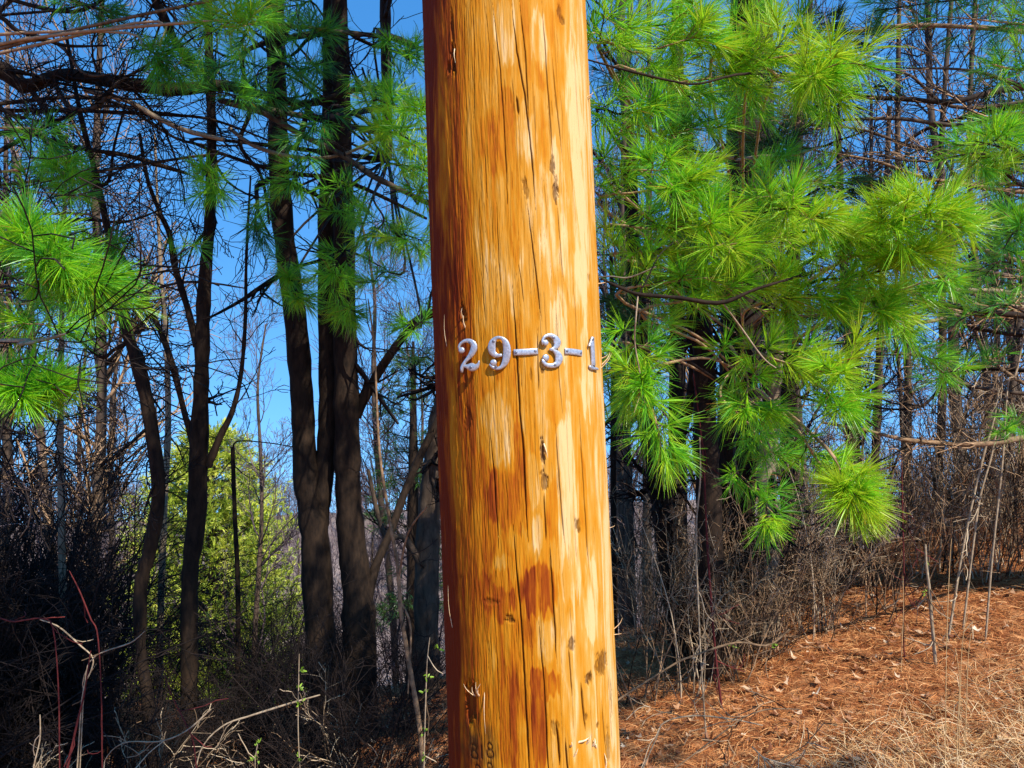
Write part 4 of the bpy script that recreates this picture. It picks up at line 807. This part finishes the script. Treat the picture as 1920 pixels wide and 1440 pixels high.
cane('arching_cane', 'pale curved cane low in the left thicket', [(395,1330,3.2),(350,1370,3.2),(300,1390,3.2),(235,1392,3.2),(200,1420,3.2),(190,1470,3.2)], [5,5,4,3,3,3], M_twig_tan, 'cane')
cane('arching_cane', 'forked pale cane above the red stems', [(75,1162,3.2),(110,1175,3.2),(150,1210,3.2),(174,1233,3.2),(170,1260,3.2),(155,1300,3.2),(145,1440,3.2)], [3,4,4,4,4,4,4], M_twig_tan, 'cane')
cane('arching_cane', 'slanting pale cane beside the black leaning trunk', [(272,1183,3.2),(245,1205,3.2),(200,1220,3.2),(176,1234,3.2),(160,1270,3.2),(150,1440,3.2)], [2,4,4,4,3,3], M_twig_tan, 'cane')
cane('red_cane', 'thick dark red cane rising from the bottom left corner', [(170,1220,3.1),(158,1300,3.1),(146,1350,3.1),(135,1400,3.1),(124,1450,3.1)], [3,5,6,7,8], M_red, 'cane')
cane('red_cane', 'red twig bending over at the left edge', [(-20,1150,3.1),(20,1165,3.1),(50,1162,3.1),(80,1160,3.1),(100,1180,3.1),(110,1300,3.1),(112,1450,3.1)], [4,5,5,4,4,4,4], M_red, 'cane')
cane('red_cane', 'slim red twig leaning right in the left thicket', [(130,1070,3.2),(150,1110,3.2),(170,1160,3.2),(183,1190,3.2),(190,1300,3.2),(192,1450,3.2)], [2,4,4,4,4,4], M_red, 'cane')
cane('red_cane', 'reddish purple twig at the foot of the slender trunk', [(310,1270,3.2),(325,1310,3.2),(345,1350,3.2),(362,1390,3.2),(370,1450,3.2)], [2,3,4,4,4], M_red, 'cane')
cane('pale_cane', 'pale forked cane at the bottom left', [(75,1340,3.0),(75,1385,3.0),(65,1430,3.0),(60,1470,3.0)], [3,4,5,5], M_twig_tan, 'cane')
for i, (lab, pix, w, mt) in enumerate([
 ('tall pale cane leaning right above the bank', [(1872,720,4.4),(1865,780,4.4),(1845,850,4.4),(1828,920,4.4),(1815,980,4.4),(1800,1060,4.4)], [3,6,7,7,7,7], M_twig_tan),
 ('second tall pale cane close beside the leaning one', [(1885,640,4.5),(1875,760,4.5),(1860,850,4.5),(1838,930,4.5),(1825,1020,4.5)], [2,4,6,6,6], M_twig_tan),
 ('pale stout sucker at the brush edge on the bank', [(1735,1020,4.2),(1737,1060,4.2),(1742,1100,4.2),(1744,1130,4.2)], [6,8,9,10], M_twig_tan),
 ('red brown upright stem in the brush right of centre', [(1300,700,4.3),(1318,850,4.3),(1325,1000,4.3),(1335,1150,4.3),(1345,1260,4.3)], [3,5,6,7,7], M_red),
 ('slender pale stem beside the dark pine trunk', [(1312,820,4.0),(1313,900,4.0),(1305,1000,4.0),(1310,1150,4.0),(1315,1250,4.0)], [4,5,5,5,5], M_twig_tan),
 ('thin red stem at the bank crest', [(1690,830,4.3),(1692,950,4.3),(1695,1080,4.3),(1694,1180,4.3)], [2,4,4,4], M_red),
 ('crooked pale stem at the top right of the brush', [(1925,600,4.3),(1905,700,4.3),(1890,720,4.3),(1880,860,4.3),(1860,1050,4.3)], [5,6,5,6,6], M_twig_tan),
 ('low tan cane lying toward the pole', [(1480,1180,3.9),(1440,1210,3.9),(1380,1205,3.9),(1300,1230,3.9),(1240,1260,3.9)], [4,6,6,6,6], M_twig),
 ('hooked thin cane on the shaded bank', [(1430,1360,3.4),(1370,1348,3.4),(1300,1342,3.4),(1245,1355,3.4),(1228,1390,3.4)], [3,4,4,4,4], M_twig_tan),
 ('grey stick poking from the straw near the pole', [(1410,1400,3.0),(1430,1420,3.0),(1455,1445,3.0)], [4,5,6], M_twig_tan),
 ('yellow tan arching cane over the shaded litter', [(1500,1330,3.3),(1440,1330,3.3),(1395,1345,3.3),(1360,1370,3.3)], [3,4,4,4], M_twig)]):
    cane('pale_cane' if mt is not M_red else 'red_cane', lab, pix, w, mt, 'cane', spec=[(6, .3, .7, 6, .2, NOT, .1, .6), (3, .15, .8, 4, .2, NOT, .2, .7)], buds=[(pix[1][0] + 6, pix[1][1]), (pix[2][0] - 5, pix[2][1] + 8)] if i in (2, 7) else None)

# ------------------------------------------------------------------ litter, leaves, grass
def litter(name, n, xr, yr, Lr, w, mat, label, cat, tilt=.15, up=0.0, prob=None, hump=0.01):
    x = rng.uniform(*xr, n); y = rng.uniform(*yr, n)
    if prob is not None:
        k = rng.random(n) < prob(x, y); x, y = x[k], y[k]; n = len(x)
    z = ground_z(x, y) + rng.uniform(0.0, hump, n)
    a = rng.uniform(0, 6.28, n); L = rng.uniform(*Lr, n); D = np.stack([np.cos(a), np.sin(a), rng.normal(size=n) * tilt + up], 1); D = unit(D)
    S = np.stack([x, y, z + .004], 1); W = unit(np.cross(D, np.array([0, 0, 1.0]) + rng.normal(size=(n, 3)) * .5)) * w * .5
    bend = np.stack([rng.normal(size=n) * .15, rng.normal(size=n) * .15, rng.uniform(0, .2, n)], 1)
    p1 = S + D * (L * .5)[:, None] + bend * (L * .5)[:, None]; p2 = S + D * L[:, None]
    V = np.stack([S - W, S + W, p1 + W, p1 - W, p2 + W * .3, p2 - W * .3], 1).reshape(-1, 3); b0 = np.arange(n) * 6
    Q = np.concatenate([np.stack([b0, b0 + 1, b0 + 2, b0 + 3], 1), np.stack([b0 + 3, b0 + 2, b0 + 4, b0 + 5], 1)])
    m = MB(); m.add(V, Q, None, np.repeat(rng.random(n), 6)); o = m.build(name, mat, smooth=False); tag(o, label, cat, kind='stuff')
litter('pine_litter', 90000, (-.2, 5.2), (1.9, 6.6), (.05, .12), .0022, M_litter, 'rust coloured fallen pine needles covering the bank', 'leaf litter')
gp_ = lambda x, y: np.clip(1.5 - (y - 2.6) * 1.4 + .35 * (x - .9), 0, 1) * np.clip(.3 + 1.5 * fbm(x * 2.5, y * 2.5, 77), 0, 1)
litter('dry_grass', 52000, (.2, 4.4), (1.9, 4.6), (.06, .18), .0026, M_straw, 'flattened straw coloured dry grass at the foot of the bank', 'grass', .35, .22, gp_, .02)
def leaves(n, xr, yr, size, label):
    x = rng.uniform(*xr, n); y = rng.uniform(*yr, n); z = ground_z(x, y) + rng.uniform(.008, .03, n); m = MB()
    th = np.linspace(0, 2 * np.pi, 9)[:-1]; rad = np.array([1, .55, .75, .5, .95, .5, .75, .55])
    for i in range(n):
        s = size * rng.uniform(.5, 1.3); a = rng.uniform(0, 6.28); r = rad * rng.uniform(.75, 1.2, 8); u = np.cos(th) * r * s; v = np.sin(th) * r * s * .6
        c = rng.normal() * 9; h = c * u * u / max(s, 1e-3) * .06 / .01 * .01 + rng.normal() * .35 * u + rng.normal() * .35 * v + rng.normal(size=8) * s * .15
        Vx = np.stack([x[i] + u * math.cos(a) - v * math.sin(a), y[i] + u * math.sin(a) + v * math.cos(a), z[i] + np.abs(h)], 1)
        V = np.vstack([Vx, [[x[i], y[i], z[i] + .002]]]); m.add(V, None, [(k, (k + 1) % 8, 8) for k in range(8)], rng.random())
    tag(m.build('dead_leaves', M_leaf, smooth=False), label, 'leaves', kind='stuff')
leaves(1500, (.2, 4.6), (2.1, 5.8), .035, 'curled tan dead leaves strewn over the bank')
leaves(1200, (-4, .2), (3.0, 6.5), .04, 'brown dead leaves lying under the left thicket')
# tall dry stalks on the bank
for i, (px, lab) in enumerate([(1776,'tallest thin dry grass stalk on the bank'),(1800,'bent dry grass stalk beside the tallest one'),(1812,'short dry stalk left of the leaning clump'),(1795,'thin dry stalk near the middle of the bank'),(1690,'lone thin stalk at the bank crest')]):
    d = 3.25 if px > 1700 else 4.2; top = [1010, 1150, 1165, 1215, 1080][i]
    cane('grass_stalk', lab, [(px + [8, 14, 12, -4, 3][i], top, d), (px + 4, top + 60, d), (px, top + 160, d), (px - 2, top + 240, d)], [1.5, 2, 2.5, 2.5], M_straw, 'grass stalk', spec=[(3, .05, .4, 4, .1, NOT, .0, .6)])

# ------------------------------------------------------------------ distant pine and far wood
def distant_pine():
    d = 20.0; x = (395 - 960) / F * d; zb = gz(x, d); T = Tree('pine_tree', 'rounded yellow green pine in the distance beyond the thicket', 'tree', (x, d, zb))
    top = P(392, 800, d)[2]; h = top - zb
    T.tube('trunk', np.array([[x, d, zb], [x + .1, d, zb + h * .5], [x - .1, d, top - .2]]), [.2, .14, .03], M_bark_grey, 20, 8)
    n = 800; t = rng.random(n) ** .8; z = top - .1 - t * h * .95
    w = 2.5 * np.clip(np.sqrt(np.clip(t * 1.9, 0, 1)), .08, 1) * (0.72 + .5 * rng.random(n))
    a = rng.uniform(0, 6.28, n); S = np.stack([np.full(n, x), np.full(n, d), z - .2], 1); D = np.stack([np.cos(a), np.sin(a), rng.uniform(.2, .6, n)], 1)
    C = walk(S, D, w, 6, .08, (0, 0, .02)); m = MB(); tubes(m, C - T.base, np.full((n, 6), .02) * np.linspace(1, .3, 6), 3); m.build('branches', M_bark_grey, T.o)
    C1, R1 = sprout(C, np.full((n, 6), .01), 9, .55, .7, 4, .1, (0, 0, .12), .4, 1.0); f = MB(); needles(f, C1, 26, .16, .015, .9, .05, tone=.6, tonevar=.5); f.V = [v - T.base for v in f.V]
    f.build('needles', M_needle_far, T.o, smooth=False)
distant_pine()
def mid_pine(px, d, toppx, wid, label):
    x = (px - 960) / F * d; zb = gz(x, d); T = Tree('pine_tree', label, 'tree', (x, d, zb)); top = P(px, toppx, d)[2]; h = top - zb
    T.tube('trunk', np.array([[x, d, zb], [x, d, zb + h * .5], [x, d, top]]), [.12, .09, .02], M_bark_dark, 16, 8)
    n = 70; z = zb + h * (.25 + .75 * rng.random(n)); a = rng.uniform(0, 6.28, n); S = np.stack([np.full(n, x), np.full(n, d), z], 1)
    D = np.stack([np.cos(a), np.sin(a), rng.uniform(-.1, .3, n)], 1); C = walk(S, D, wid * rng.uniform(.5, 1, n) * (1.1 - .7 * (z - zb) / h), 7, .1); m = MB(); tubes(m, C - T.base, np.full((n, 7), .012) * np.linspace(1, .3, 7), 3); m.build('branches', M_twig_dark, T.o)
    C1, R1 = sprout(C, np.full((n, 7), .006), 8, .35, .8, 4, .1, (0, 0, .03), .35, 1.0, flat=.5); f = MB(); needles(f, C1, 34, .10, .004, .7, .15, tone=.6, tonevar=.4); f.V = [v - T.base for v in f.V]
    f.build('needles', M_needle_d, T.o, smooth=False)
mid_pine(775, 10.5, 640, 1.0, 'small dark pine glimpsed between the forked tree and the pole')
mid_pine(1440, 9.0, -300, 1.0, 'dark green pine behind the bright sprays on the right')
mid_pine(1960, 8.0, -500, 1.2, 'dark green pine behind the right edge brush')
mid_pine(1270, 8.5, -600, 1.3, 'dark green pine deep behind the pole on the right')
def far_wood():
    n = 2200; x = rng.uniform(-75, 85, n); y = rng.uniform(50, 84, n); z = ground_z(x, y) - .3; h = rng.uniform(2.5, 5.5, n)
    C = walk(np.stack([x, y, z], 1), np.tile([0, 0, 1.0], (n, 1)) + rng.normal(size=(n, 3)) * .06, h, 6, .03); R = rng.uniform(.03, .07, n)[:, None] * np.linspace(1, .3, 6)
    m = MB(); tubes(m, C, R, 3); C1, R1 = sprout(C, R, 10, 2.2, .7, 5, .1, (0, 0, .1), .3, 1, .45); tubes(m, C1, R1, 3); C2, R2 = sprout(C1, R1, 3, 1.4, .6, 4, .1, UP, .2, 1, .6); tubes(m, C2, np.maximum(R2, .012), 3)
    tag(m.build('far_wood', M_twig_lilac), 'mass of leafless trees on the far hillside', 'woods', kind='stuff')
far_wood()
